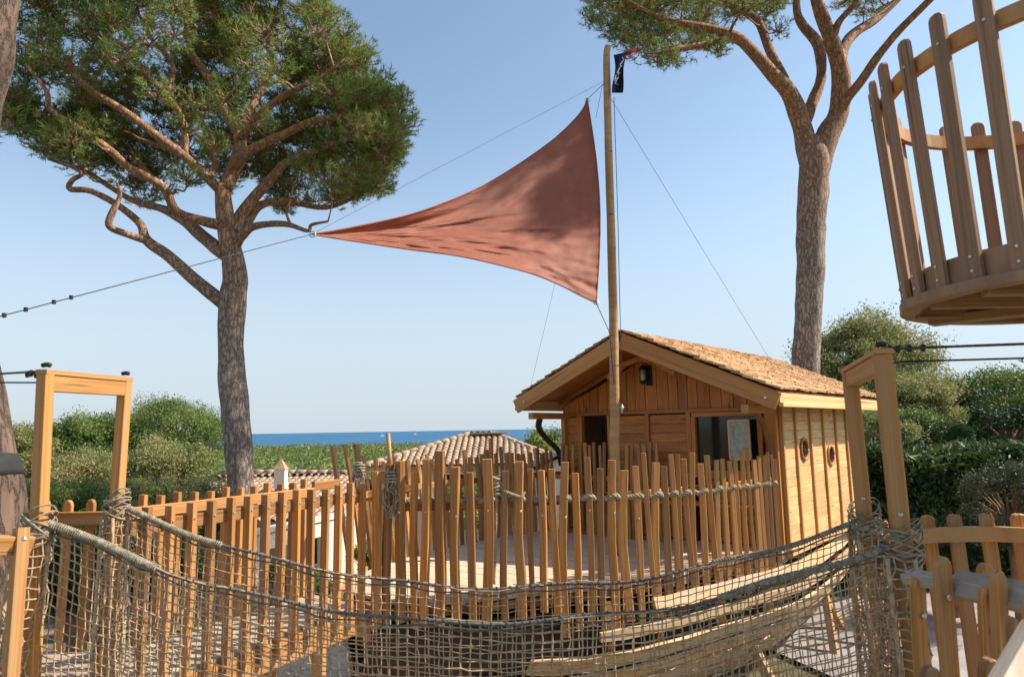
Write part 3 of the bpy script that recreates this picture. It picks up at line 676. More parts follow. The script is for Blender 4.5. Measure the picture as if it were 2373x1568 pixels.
def hedge():
    root = empty('clipped_hedge', 'long dark conifer hedge running behind the right railing', 'hedge', (10, 15.4, -1.7))
    x0, x1, y0, y1, z1 = 6.6, 17.0, 14.2, 16.6, .92
    n = 70000; u = RNG.random(n)
    X = x0 + RNG.random(n) * (x1 - x0); top = RNG.random(n) < .36
    bmpx = np.array([mnoise.noise(Vector((a * 1.3, 0, 0))) for a in X]) * .18
    Y = np.where(top, y0 + RNG.random(n) * (y1 - y0), y0 + RNG.normal(0, .10, n)) + bmpx
    Z = np.where(top, z1 + RNG.normal(0, .08, n), -1.7 + RNG.random(n) * (z1 + 1.7))
    Z = Z + np.array([mnoise.noise(Vector((a * .9, c * .9, 4))) for a, c in zip(X, Y)]) * .22 * (Z > 0)
    Y = Y + np.array([mnoise.noise(Vector((a * 1.6, c * 1.6, 9))) for a, c in zip(X, Z)]) * .3 * (~top)
    v, f = leaf_quads(np.stack([X, Y, Z], 1), .17, .3, .6); b = MB(); b.addnp(v, f); b.build('foliage', MT['hedge'], root, kind='stuff')
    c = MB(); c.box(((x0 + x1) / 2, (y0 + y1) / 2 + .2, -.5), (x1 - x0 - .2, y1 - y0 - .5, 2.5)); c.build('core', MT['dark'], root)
hedge()
def topiary():
    c = P(2226, 1010, 18.0); root = empty('topiary', 'clipped green topiary dome rising behind the long hedge', 'topiary', (c.x, c.y, -1.7))
    zt = P(2226, 982, 18).z; R = 27 / FPX * 18; b = MB(); n = 14000
    a = RNG.random(n) * 2 * PI; z = -1.7 + RNG.random(n) * (zt + 1.7); r = R * np.sqrt(np.clip(1 - np.clip((z - (zt - .3)) / .3, 0, 1) ** 2.2, 0.02, 1)) * (1 - .02 * RNG.random(n))
    m = n // 5; a2 = RNG.random(m) * 2 * PI; r2 = R * np.sqrt(RNG.random(m)); z2 = zt - .3 + .3 * (1 - (r2 / R) ** 2) ** .5
    X = np.concatenate([c.x + r * np.cos(a), c.x + r2 * np.cos(a2)]); Y = np.concatenate([c.y + r * np.sin(a), c.y + r2 * np.sin(a2)]); Z = np.concatenate([z, z2])
    v, f = leaf_quads(np.stack([X, Y, Z], 1), .05, .5); b.addnp(v, f); b.build('foliage', MT['trim'], root, kind='stuff')
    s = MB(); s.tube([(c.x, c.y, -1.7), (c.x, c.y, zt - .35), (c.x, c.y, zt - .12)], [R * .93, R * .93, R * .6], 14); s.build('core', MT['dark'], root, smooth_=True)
topiary()
def forest():
    cen = []; rad = []
    d = 50.0
    while d < 460:
        st = 4.2 + d * .02
        x = -1.05 * d
        while x < .5 * d:
            xx = x + random.uniform(-1, 1) * st * .5; yy = d + random.uniform(-1, 1) * st * .6
            if not (-6 < xx / yy * 10 < -4 and yy < 30):
                top = 6.3 + random.uniform(-1.6, 1.0) + 1.2 * mnoise.noise(Vector((xx * .05, yy * .03, 2)))
                g = gz(xx, yy); r = st * random.uniform(.5, .75); cen.append((xx, yy, g + top - r * .6)); rad.append(r)
            x += st * random.uniform(.85, 1.2)
        d += st * 1.1
    cen = np.array(cen); rad = np.array(rad); per = 300
    v = RNG.normal(size=(len(cen), per, 3)); v[..., 2] = np.abs(v[..., 2]) * 1.0 - .3; v /= np.linalg.norm(v, axis=2)[..., None]
    v *= (rad[:, None] * (.75 + .3 * RNG.random((len(cen), per))))[..., None]; v[..., 2] *= .65
    pts = (cen[:, None] + v)
    sz = np.repeat(.24 + cen[:, 1] * .0016, per)
    vv, ff = leaf_quads(pts.reshape(-1, 3), 1.0, .6)
    c4 = np.repeat(pts.reshape(-1, 3), 4, 0); vv = c4 + (vv - c4) * np.repeat(sz, 4)[:, None]
    b = MB(); b.addnp(vv, ff); o = b.build('woodland', MT['forest'], kind='stuff')
    tag(o, 'distant green pine woods spreading down to the blue sea', 'woods')
    print('forest trees', len(cen))
forest()
# two far sails
for i, (x, y, s, lab) in enumerate(((885, 1006, 1.0, 'tiny white boat on the sea, the nearer left one of the two'), (961, 1003, .75, 'tiny white boat on the sea, the smaller right one of the two'))):
    p = PG(x, y + 4, -20) if y > 1004 else PG(x, y + 3.2, -20)
    root = empty('sailing_boat', lab, 'boat', tuple(p), 'boats on the far sea'); k = p.y / 1000 * 1.35 * s
    b = MB(); pr = [(-2, 0, 1), (-1.6, -.5, 0), (1.6, -.5, 0), (2.4, 0, 1.1), (1.6, .5, 0), (-1.6, .5, 0)]
    b.add([(p.x + a * k, p.y + c * k, p.z + (z - .1) * k) for a, c, z in pr], [(0, 1, 2, 3), (0, 3, 4, 5), (1, 5, 4, 2), (0, 5, 1), (2, 4, 3)]); b.build('hull', MT['white'], root)
    b = MB(); b.tube([p, p + V(0, 0, 5.5 * k)], .05 * k, 5); b.build('mast', MT['white'], root)
    b = MB(); b.add([tuple(p + V(-1.6 * k, 0, .9 * k)), tuple(p + V(0, 0, 5.3 * k)), tuple(p + V(0, .08 * k, .9 * k)), tuple(p + V(1.9 * k, 0, .9 * k))], [(0, 1, 2), (2, 1, 3)]); b.build('sail', MT['white'], root)

# ------------------------------------------------------------------ tiled villas
def tile_mesh():
    if 'tile' not in _c:
        b = MB(); vs = []; n = 4
        for z, r, up in ((0, 1.0, .04), (1.12, .82, -.01)):
            for k in range(n + 1):
                a = PI * k / n; vs.append((r * math.cos(a) * .5, z, up + r * math.sin(a) * .38))
        for z, r, up in ((0, .82, .04), (1.12, .66, -.01)):
            for k in range(n + 1):
                a = PI * k / n; vs.append((r * math.cos(a) * .5, z, up + r * math.sin(a) * .30))
        m = n + 1
        fs = [(k, k + 1, m + k + 1, m + k) for k in range(n)] + [(2 * m + k + 1, 2 * m + k, 3 * m + k, 3 * m + k + 1) for k in range(n)] + [(k + 1, k, 2 * m + k, 2 * m + k + 1) for k in range(n)]
        b.add(vs, fs); _c['tile'] = b.mesh('tile_mesh', MT['tile'], True)
        _c['tilev'] = (np.array(vs), fs)
    return _c['tile']
def tiled_slope(parent, e0, e1, r0_, r1_, tw=.24, tl=.36, budget=300, key=None, pan=True):
    """slope from eave e0->e1 up to ridge r0->r1 ; returns list of tile frames"""
    e0, e1, r0_, r1_ = map(Vector, (e0, e1, r0_, r1_))
    b = MB(); b.add([tuple(e0), tuple(e1), tuple(r1_), tuple(r0_)], [(0, 1, 2, 3)] if (r1_ - r0_).length > .01 else [(0, 1, 2)])
    nrm = (e1 - e0).cross(r0_ - e0).normalized()
    if nrm.z < 0: nrm = -nrm
    # thickness
    b.add([tuple(p - nrm * .1) for p in (e0, e1, r1_, r0_)], [(3, 2, 1, 0)])
    b.add([tuple(e0), tuple(e1), tuple(e1 - nrm * .1), tuple(e0 - nrm * .1)], [(0, 3, 2, 1)])
    slab = b.build('roof_slope', MT['tile'], parent)
    ex = (e1 - e0).normalized(); upv = (r0_ - e0); upv = (upv - ex * upv.dot(ex)); H = upv.length; upv.normalize()
    L = (e1 - e0).length; a0 = (r0_ - e0).dot(ex); a1 = (r1_ - e0).dot(ex)
    nx = int(L / tw); ny = int(H / tl); out = []
    for j in range(ny + 1):
        h = j * tl
        if h > H - .1: continue
        lo = a0 * h / H; hi = L + (a1 - L) * h / H
        for i in range(nx + 1):
            s = (i + .5) * L / nx
            if s < lo + tw * .3 or s > hi - tw * .3: continue
            p = e0 + ex * s + upv * (h - .03) + nrm * .012
            m = Matrix.Identity(4); jr = random.uniform(-.03, .03)
            X = ex + upv * jr; Yv = upv - ex * jr
            for q in range(3): m[q][0], m[q][1], m[q][2], m[q][3] = X[q] * tw * .98, Yv[q] * tl, nrm[q] * tw, p[q]
            out.append((m, slab))
    return out
def place_tiles(frames, budget=300):
    me = tile_mesh(); vs, fs = _c['tilev']
    frames.sort(key=lambda f: (f[0].translation - EYE).length)
    rest = {}
    for i, (m, slab) in enumerate(frames):
        if i < budget: link('tile', me, slab, m)
        else: rest.setdefault(slab.name, (slab, MB()))[1].add([tuple(m @ Vector(v)) for v in vs], fs)
    for slab, b in rest.values(): b.build('tile_field', MT['tile'], slab, smooth_=True, kind='stuff')
def ridge_tiles(parent, p, q):
    b = MB(); p, q = Vector(p), Vector(q); n = int((q - p).length / .4); 
    for i in range(n):
        a = p.lerp(q, i / n); c = p.lerp(q, (i + 1.1) / n); b.tube([a, c], [.15, .12], 8)
    b.build('ridge_tiles', MT['tile'], parent, smooth_=True)
def villa_big():
    root = empty('tiled_villa', 'villa with a broad hipped clay tile roof between the ship fence and the sea', 'house', (-1.6, 30, -6))
    z0, z1 = .28, 1.42; X0, X1, Y0, Y1 = -5.6, 2.0, 26, 34
    a, b_ = V(-1.9, 30, z1), V(-.9, 30, z1)
    fr = tiled_slope(root, (X0, Y0, z0), (X1, Y0, z0), a, b_) + tiled_slope(root, (X0, Y1, z0), (X0, Y0, z0), a, a) + tiled_slope(root, (X1, Y0, z0), (X1, Y1, z0), b_, b_) + tiled_slope(root, (X1, Y1, z0), (X0, Y1, z0), b_, a)
    place_tiles(fr)
    for c in ((X0, Y0, z0), (X1, Y0, z0)): ridge_tiles(root, Vector(c) + V(0, 0, .05), a if c[0] < 0 else b_)
    cap = MB(); cap.box((-1.0, 29.8, 1.46), (1.6, .9, .07)); cap.build('roof_cap', MT['tile'], root)
    w = MB(); w.box(((X0 + X1) / 2, 30, -2.9), (X1 - X0 - .9, 7.2, 6.15)); w.build('wall', MT['stucco'], root)
    for x in (-4.2, -2.2, -.2):
        f = MB(); f.box((x, 26.36, -.55), (.95, .06, 1.15)); fo = f.build('window', MT['white'], root)
        g = MB(); g.box((x, 26.31, -.55), (.8, .03, 1.0)); g.build('pane', MT['glass'], fo)
    # lower gabled wing at the right with pale gable wall
    w = MB(); gx0, gx1, gy = .9, 3.3, 24.2
    for yy in (gy, gy + .25): w.add([(gx0, yy, -5.5), (gx1, yy, -5.5), (gx1, yy, .3), ((gx0 + gx1) / 2 + .1, yy, .85), (gx0, yy, .3)], [(0, 1, 2, 3, 4)])
    w.box(((gx0 + gx1) / 2, gy + 1.4, -2.6), (gx1 - gx0, 2.3, 5.6)); w.build('gable_wall', MT['stucco'], root)
    mx = (gx0 + gx1) / 2 + .1
    fr = tiled_slope(root, (gx0 - .25, gy + 2.6, .28), (gx0 - .25, gy - .25, .28), (mx, gy + 2.6, .98), (mx, gy - .25, .98)) + tiled_slope(root, (gx1 + .25, gy - .25, .28), (gx1 + .25, gy + 2.6, .28), (mx, gy - .25, .98), (mx, gy + 2.6, .98))
    place_tiles(fr, 0)
villa_big()
def villa_low():
    root = empty('tiled_house', 'low house with worn clay tile roof and a small white chimney beside the tall pine', 'house', (-7, 23, -5))
    X0, X1 = -10.6, -4.9
    r0v, r1v = V(X0, 25.3, .15), V(X1 - .5, 24.6, .08); e0, e1 = V(X0, 20, -.86), V(X1, 19.6, -.86)
    fr = tiled_slope(root, e0, e1, r0v, r1v, tw=.22, tl=.34) + tiled_slope(root, (X1, 29, -.9), (X0, 29, -.9), r1v, r0v)
    place_tiles(fr); ridge_tiles(root, r0v + V(0, 0, .05), r1v + V(0, 0, .05))
    w = MB(); w.box(((X0 + X1) / 2, 24.4, -3.4), (X1 - X0 - .8, 8.0, 4.8)); w.build('wall', MT['stucco2'], root)
    f = MB(); f.box((-6.0, 20.35, -1.75), (1.3, .08, .9)); fo = f.build('window', MT['white'], root); g = MB(); g.box((-6.0, 20.29, -1.75), (1.15, .04, .75)); g.build('pane', MT['glass'], fo)
    c = P(651, 1100, 22.6); b = MB(); b.box((c.x, c.y, c.z - .12), (.34, .34, .62)); ch = b.build('chimney', MT['stucco'], root)
    b = MB(); z = c.z + .19; s = .2; b.add([(c.x - s, c.y - s, z), (c.x + s, c.y - s, z), (c.x + s, c.y + s, z), (c.x - s, c.y + s, z), (c.x, c.y, z + .34)], [(0, 1, 4), (1, 2, 4), (2, 3, 4), (3, 0, 4), (3, 2, 1, 0)])
    b.build('chimney_cap', MT['tile'], ch)
villa_low()
def garden_wall():
    root = empty('garden_wall', 'cream rendered garden wall with an arched opening below the walkway', 'wall', (-5, 16, -3.2))
    a, c = P(585, 1240, 14.0), P(840, 1236, 17.6); d = (c - a).normalized(); nrm = V(-d.y, d.x, 0)
    L = (c - a).length; b = MB(); N = 30; zt = a.z
    ac, ar = L * .86, .42; prof = []
    for i in range(N + 1):
        s = L * i / N; bot = -4.2
        if abs(s - ac) < ar: bot = -2.6 + .9 * math.sqrt(max(0, 1 - ((s - ac) / ar) ** 2)) 
        elif s < L * .66: bot = zt - .34
        prof.append((s, bot, zt - .02 * i / N))
    for i in range(N):
        (s0, b0, t0), (s1, b1, t1) = prof[i], prof[i + 1]
        q = [a + d * s0, a + d * s1]; vs = []
        for off in (0, .3):
            vs += [(q[0].x + nrm.x * off, q[0].y + nrm.y * off, b0), (q[1].x + nrm.x * off, q[1].y + nrm.y * off, b1), (q[1].x + nrm.x * off, q[1].y + nrm.y * off, t1), (q[0].x + nrm.x * off, q[0].y + nrm.y * off, t0)]
        b.add(vs, [(0, 1, 2, 3), (7, 6, 5, 4), (3, 2, 6, 7), (0, 4, 5, 1)] + ([(0, 3, 7, 4)] if i == 0 else []) + ([(1, 5, 6, 2)] if i == N - 1 else []))
    b.build('wall', MT['stucco'], root)
    k = MB(); m = a.lerp(c, .5); rot = Matrix.Rotation(math.atan2(d.y, d.x), 3, 'Z'); k.box((m.x + nrm.x * .15, m.y + nrm.y * .15, zt + .035), (L + .1, .4, .07), rot); k.build('coping', MT['stucco'], root)
    for s in (.1, .6):
        q = a + d * (s * L * .62); pb = MB(); pb.box((q.x + nrm.x * .15, q.y + nrm.y * .15, (zt - .3 - 3.6) / 2), (.22, .22, 3.6 + zt - .3 + .02)); pb.build('pillar', MT['stucco'], root)
garden_wall()

# ------------------------------------------------------------------ PLAY SHIP
AX = V(.65, .76, 0).normalized(); NR = V(.76, -.65, 0).normalized()      # stern direction, starboard (camera side)
C0 = V(3.5, 9.1, 0)
near = [V(-1.35, 6.75, 0), V(-.7, 6.72, 0), V(0, 6.95, 0), V(.75, 7.2, 0), V(1.5, 7.6, 0), V(2.6, 8.42, 0), V(3.5, 9.1, 0)]
far = [V(-1.78, 7.3, 0), V(-1.8, 7.95, 0), V(-1.5, 8.8, 0), V(-1.1, 9.5, 0), V(-.4, 10.4, 0), V(.2, 11.0, 0), V(.8, 11.45, 0)]
STERN = 4.9
nearS = smooth(near, 24); farS = smooth(far, 24)
nearL = nearS + [C0 + AX * (STERN * k / 10) - NR * (.5 * (k / 10) ** 2) for k in range(1, 11)]
farC = farS[-1]
farL = farS + [farC + AX * (STERN * k / 10) + NR * (.5 * (k / 10) ** 2) for k in range(1, 11)]
ship = empty('play_ship', 'wooden play ship with planked hull and tall mast carrying the hut', 'ship', (1.5, 9.5, -1.7))
def clip_boards(poly, d, w, gap, z, t, name, mat, parent, face_up=True):
    """boards running along unit d, clipped to a polygon"""
    n = V(-d.y, d.x, 0); o = poly[0]
    cs = [(p - o).dot(n) for p in poly]; lo, hi = min(cs), max(cs); k = 0; c = lo
    def rng(cv):
        xs = []
        for i in range(len(poly)):
            a, b_ = poly[i], poly[(i + 1) % len(poly)]; ca, cb = (a - o).dot(n) - cv, (b_ - o).dot(n) - cv
            if (ca <= 0) != (cb <= 0): tt = ca / (ca - cb); xs.append((a.lerp(b_, tt) - o).dot(d))
        return (min(xs), max(xs)) if len(xs) >= 2 else None
    while c < hi - .02:
        c1 = min(c + w - gap, hi - .005); r0v, r1v = rng(c + .004), rng(c1)
        if r0v and r1v and r0v[1] - r0v[0] > .05:
            dz = random.uniform(-.002, .002); zt = z + dz
            mid = o + d * ((r0v[0] + r0v[1]) / 2) + n * ((c + c1) / 2)
            # unit space: Z along board, X across
            L = max(r0v[1], r1v[1]) - min(r0v[0], r1v[0]); base = min(r0v[0], r1v[0]); W = c1 - c
            b = MB(); vs = []
            for yy in (-.5, .5):
                vs += [(-.5, yy, (r0v[0] - base) / L), (-.5, yy, (r0v[1] - base) / L), (.5, yy, (r1v[1] - base) / L), (.5, yy, (r1v[0] - base) / L)]
            b.add(vs, [(0, 1, 2, 3), (7, 6, 5, 4), (0, 4, 5, 1), (1, 5, 6, 2), (2, 6, 7, 3), (3, 7, 4, 0)])
            me = b.mesh('board_mesh', MT[mat])
            m = Matrix.Identity(4); p = o + d * base + n * ((c + c1) / 2)
            # x=n*W, z=d*L, y = -(x cross z)... keep right-handed: x,y,z -> y = z cross x
            yv = d.cross(n)
            for q in range(3): m[q][0], m[q][1], m[q][2], m[q][3] = n[q] * W, yv[q] * t, d[q] * L, (p.x, p.y, zt - t / 2)[q]
            link(name, me, parent, m)
        c += w
poly = [V(p.x, p.y, 0) for p in nearL[::2]] + [V(p.x, p.y, 0) for p in farL[::-2]]
deck = MB(); vs = [(p.x, p.y, -.05) for p in poly]; n_ = len(vs)
deck.add(vs + [(x, y, -.13) for x, y, z in vs], [tuple(range(n_)), tuple(range(2 * n_ - 1, n_ - 1, -1))] + [(i, n_ + i, n_ + (i + 1) % n_, (i + 1) % n_) for i in range(n_)])
deck_o = deck.build('deck', MT['picket'], ship)
clip_boards(poly, NR.copy(), .125, .008, 0.0, .035, 'deck_board', 'deck', deck_o)
# hull: strakes with real gaps over ribs
def zk(s):
    pts = [(0, -.75), (.12, -1.25), (.3, -1.55), (.8, -1.62), (.93, -1.6), (1, -1.15)]
    for (a, za), (b_, zb) in zip(pts, pts[1:]):
        if s <= b_: return lerp(za, zb, (s - a) / (b_ - a))
    return zb
def hull_pt(side, i, v):
    a = (nearL if side > 0 else farL); o = (farL if side > 0 else nearL); N = len(a) - 1
    k = min(N - 1, int(i)); p = a[k].lerp(a[k + 1], i - k); q = o[k].lerp(o[k + 1], i - k)
    s = i / N; mid = p.lerp(q, .5); outw = (p - q).normalized()
    inw = v ** lerp(1.25, 2.2, min(1, s / .35)) * lerp(.64, .36, s)
    r = p.lerp(mid, inw) + outw * (.16 * math.sin(PI * min(1, v * 1.25 + .12)))
    z = lerp(-.16, zk(s), v)
    z += .10 * (1 - min(1, s / .3)) ** 2 * (1 - v) * 0 + .16 * max(0, s - .6) * (1 - v)
    return V(r.x, r.y, z)
NST = 6
for side in (1, -1):
    for st in range(NST):
        v0 = st / NST + .012; v1 = (st + 1) / NST - (.06, .085, .045, .055, .035, .03)[st]
        if st == 0: v1 = v0 + .105
        starts = [(0, 11.5), (11.55, 23), (23.05, 34)] if st % 2 else [(0, 17), (17.05, 34)]
        if side > 0: f0 = (15.5, 12, 8.5, 6, 3.5, 1.5)[st]; starts = [(f0, 24), (24.05, 34)] if st % 2 else [(f0, 34)]
        for (i0, i1) in starts:
            b = MB(); n = int((i1 - i0) * 1.2) + 2; vs = []; uv = []
            acc = 0; prev = None
            for j in range(n + 1):
                i = lerp(i0, min(i1, 33.99), j / n); w = .004 * math.sin(j * 1.7 + st)
                a, c = hull_pt(side, i, v0 + w), hull_pt(side, i, v1 - w); t = (hull_pt(side, min(33.99, i + .2), v0) - hull_pt(side, max(0, i - .2), v0)).normalized()
                no = (c - a).cross(t).normalized()
                pn = nearL if side > 0 else farL; on = farL if side > 0 else nearL
                if no.dot(pn[int(i)] - on[int(i)]) < 0: no = -no
                if prev is not None: acc += (a - prev).length
                prev = a
                vs += [tuple(a + no * .02), tuple(c + no * .02), tuple(c - no * .02), tuple(a - no * .02)]; uv += [(acc, 0), (acc, .2), (acc, .25), (acc, -.05)]
            fs = [(j * 4 + k, j * 4 + (k + 1) % 4, (j + 1) * 4 + (k + 1) % 4, (j + 1) * 4 + k) for j in range(n) for k in range(4)] + [(0, 3, 2, 1), (n * 4, n * 4 + 1, n * 4 + 2, n * 4 + 3)]
            b.add(vs, fs); o = b.build('hull_plank', MT['hull'], ship, label='weathered pale plank along the top of the hull' if st == 0 and side > 0 and i0 == 0 else None)
            ul = o.data.uv_layers.new(name='UVMap'); vi = np.zeros(len(o.data.loops), dtype=np.int32); o.data.loops.foreach_get('vertex_index', vi)
            ul.data.foreach_set('uv', np.array(uv)[vi].ravel())
    for i in ([13, 16, 19, 22, 25, 28, 31, 33] if side > 0 else range(2, 34, 4)):
        b = MB(); pts = [hull_pt(side, i, v) for v in np.linspace(0, 1, 9)]
        pn = (nearL if side > 0 else farL)[i]; on = (farL if side > 0 else nearL)[i]; ow = (pn - on).normalized()
        b.tube([p - ow * .065 for p in pts], .045, 4, phase=PI / 4); b.build('rib', MT['picket'], ship)
for side in (1, -1):
    b = MB(); vs = []
    for i in range(35):
        ii = min(33.99, i); pn = (nearL if side > 0 else farL)[i]; on = (farL if side > 0 else nearL)[i]; ow = (pn - on).normalized() * .17
        vs += [tuple(hull_pt(side, ii, v) - ow - V(0, 0, .06)) for v in np.linspace(0, 1, 7)]
    b.add(vs, [(i * 7 + k, i * 7 + k + 1, i * 7 + 8 + k, i * 7 + 7 + k) for i in range(34) for k in range(6)]); b.build('hull_shade_skin', MT['shade_brown'], ship, smooth_=True)  # dark skin added behind the ribs, hull shade painted as colour
b = MB(); b.tube([hull_pt(1, i, 1).lerp(hull_pt(-1, i, 1), .5) + V(0, 0, .02) for i in np.linspace(0, 33.9, 20)], .09, 4, phase=PI / 4); b.build('keel', MT['picket'], ship)
# bow post and supports
bow = nearS[0].lerp(farS[0], .5)
for i, (s, side) in enumerate([(x, sd) for x in (.22, .45, .68, .88) for sd in (1, -1)]):
    p = hull_pt(side, s * 34, .72); q = V(p.x, p.y, -1.75) + NR * side * .32
    beam('support_leg', V(q.x, q.y, -1.78), p, .11, .11, 'post', ship, NR)
for x, y, Y, dx in ((1905, 1400, 10.6, 70), (1975, 1400, 10.9, 60)):
    p = P(x, y - 60, Y + .3); q = P(x + dx * .5, y + 190, Y - .3); q.z = -1.75
    beam('support_leg', q, p, .1, .1, 'post', ship, NR)
# stem boards closing the bow below the walkway
b = MB(); p0 = nearS[0]; p1 = farS[0]
for k in range(5):
    z = -.16 - k * .14; t = k * .08
    a, c = p0.lerp(p1, .02 + t), p0.lerp(p1, .98 - t); inn = AX * (.02 + .06 * k)
    beam('bow_plank', V(a.x, a.y, z - .06) + inn, V(c.x, c.y, z - .06) + inn, .12, .035, 'picket', ship, -AX)
# mast: one tapered trunk with slight bends
MB_ = P(1424, 1050, 8.95); mx, my = MB_.x, MB_.y
mp = [V(mx, my, 0), V(mx, my, 1.3)] + [P(x, y, 8.95) for x, y in ((1424, 960), (1421, 760), (1417, 600), (1413, 450), (1409, 320), (1406, 200), (1405, 130), (1408, 108))]
b = MB(); b.tube(smooth(mp, 50), [lerp(.068, .045, i / 50) for i in range(51)], 14, rn=.10); b.build('mast', MT['mast'], ship, smooth_=True)
MTOP = mp[-1]
def along_mast(y):
    ys = [(1050, mp[1]), (960, mp[2]), (760, mp[3]), (600, mp[4]), (450, mp[5]), (320, mp[6]), (200, mp[7]), (130, mp[8]), (108, mp[9])]
    for (ya, pa), (yb, pb) in zip(ys, ys[1:]):
        if y >= yb: return pa.lerp(pb, (ya - y) / (ya - yb))
    return mp[-1]

# ------------------------------------------------------------------ HUT
hut = empty('wooden_hut', 'wooden hut with shingled gable roof standing on the ship deck behind the mast', 'hut', (3.9, 11.6, 0))
FW = V(-.76, .65, 0).normalized()       # along the front wall, from the near corner leftwards
WFR = 3.5; WLEN = 4.0; ZP = 1.84
APZ, SL = 2.95, .438; OH = 1.0; EO = .35; HALF = WFR / 2
def F(u, z, out=0.0): p = C0 + FW * u - AX * out; return V(p.x, p.y, z)         # front wall plane
def S_(u, z, out=0.0): p = C0 + AX * u + NR * out; return V(p.x, p.y, z)       # right wall plane
wf = MB(); wf.box((0, 0, 0), (.001, .001, .001)) if False else None
def wallobj(name, label=None): 
    return None
# inner shells with shade painted in as dark brown, so gaps show depth
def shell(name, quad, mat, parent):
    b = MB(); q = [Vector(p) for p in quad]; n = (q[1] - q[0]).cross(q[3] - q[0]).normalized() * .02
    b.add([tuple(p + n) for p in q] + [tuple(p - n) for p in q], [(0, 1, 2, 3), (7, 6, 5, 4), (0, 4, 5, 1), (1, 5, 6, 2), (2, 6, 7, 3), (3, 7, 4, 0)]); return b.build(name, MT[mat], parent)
front = shell('front_wall', (F(2.57, 0, -.05), F(1.19, 0, -.05), F(1.19, ZP, -.05), F(2.57, ZP, -.05)), 'shade_brown', hut)
def roofz(u): return APZ - .24 - SL * abs(u - HALF)
gable = MB(); gq = [F(0.02, ZP, -.05), F(WFR - .02, ZP, -.05), F(WFR - .02, roofz(WFR), -.05), F(HALF, roofz(HALF), -.05), F(0.02, roofz(0), -.05)]
gable.add([tuple(p) for p in gq] + [tuple(p + AX * .03) for p in gq], [(0, 1, 2, 3, 4), (9, 8, 7, 6, 5)]); gable_o = gable.build('gable', MT['shade_brown'], hut)
side_o = shell('side_wall', (S_(0.03, 0, -.05), S_(WLEN, 0, -.05), S_(WLEN, 1.95, -.05), S_(0.03, 1.95, -.05)), 'shade_brown', hut)
shell('rear_wall', (S_(WLEN, 0), S_(WLEN, 0) + FW * WFR, S_(WLEN, 2.1) + FW * WFR, S_(WLEN, 2.1)), 'hut', hut)
shell('far_side_wall', (F(WFR, 0), F(WFR, 0) + AX * WLEN, F(WFR, 1.95) + AX * WLEN, F(WFR, 1.95)), 'hut', hut)
# vertical gable boards, tops cut to the roof slope
u = .02
while u < WFR - .05:
    w = random.choice((.15, .17, .19, .2)); u1 = min(u + w, WFR - .02)
    z0b, za, zb = ZP - .04 + random.uniform(0, .02), roofz(u), roofz(u1)
    b = MB(); t = .012 + random.uniform(0, .006); pts = [F(u + .006, z0b, t), F(u1 - .004, z0b, t), F(u1 - .004, zb, t), F(u + .006, za, t)]
    if u < HALF < u1: pts.insert(3, F(HALF, roofz(HALF), t))
    n = len(pts); c0 = pts[0]
    vs = [tuple(p) for p in pts] + [tuple(p + AX * .045) for p in pts]
    # unit-like local space: origin at board foot
    b.add(vs, [tuple(range(n))[::-1], tuple(range(n, 2 * n))] + [(i, (i + 1) % n, n + (i + 1) % n, n + i) for i in range(n)])
    Lm = Matrix.Identity(4); 
    for q in range(3): Lm[q][0], Lm[q][1], Lm[q][2], Lm[q][3] = FW[q] * w, -AX[q] * .05, (0, 0, 1)[q] * .9, c0[q]
    inv = Lm.inverted(); b.v = [np.array([tuple(inv @ Vector(v)) for v in vs])]
    link('board', b.mesh('board_mesh', MT['hut']), gable_o, Lm)
    u = u1
# horizontal boards of the lower front wall, in panels
def panel(u0, u1, z0, z1, h, fn, out, mat, parent, face, name='board'):
    z = z0
    while z < z1 - .02:
        zt = min(z + h, z1); zm = (z + zt) / 2
        beam(name, fn(u0, zm, out), fn(u1, zm, out), zt - z - .004, .022 + random.uniform(-.003, .003), mat, parent, face)
        z = zt
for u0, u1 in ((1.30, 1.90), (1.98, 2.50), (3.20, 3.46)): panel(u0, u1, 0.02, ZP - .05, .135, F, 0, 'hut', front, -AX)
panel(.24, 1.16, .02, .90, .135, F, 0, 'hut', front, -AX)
for u in (1.265, 1.94, 2.545, 3.185): beam('batten', F(u, 0.01, .02), F(u, ZP - .045, .02), .07, .05, 'hut', front, -AX)
beam('wall_plate', F(.02, ZP - .02, .03), F(WFR - .02, ZP - .02, .03), .05, .06, 'hut', front, -AX)
beam('corner_post', F(.09, 0.0, .0), F(.09, ZP - .045, .0), .16, .1, 'hut', hut, -AX)
beam('corner_post', F(3.47, 0.0, .03), F(3.47, ZP - .045, .03), .08, .1, 'hut', hut, -AX)
# door opening: frame and dark curtain strips, sheet behind painted dark for indoor shade
dr = empty('x', None, None) if False else None
doorf = MB()
door = shell('doorway', (F(3.15, 0.0, -.75), F(2.58, 0.0, -.75), F(2.58, ZP, -.75), F(3.15, ZP, -.75)), 'shade_brown', hut)
beam('door_jamb', F(2.60, 0, .03), F(2.60, ZP - .05, .03), .05, .08, 'hut', door, -AX); beam('door_jamb', F(3.13, 0, .03), F(3.13, ZP - .05, .03), .05, .08, 'hut', door, -AX)
for i, u in enumerate((2.72, 2.84, 2.97)): beam('slat', F(u, 0, -.3), F(u + .01, ZP - .1, -.3), .045, .03, 'shade_brown', door, -AX)
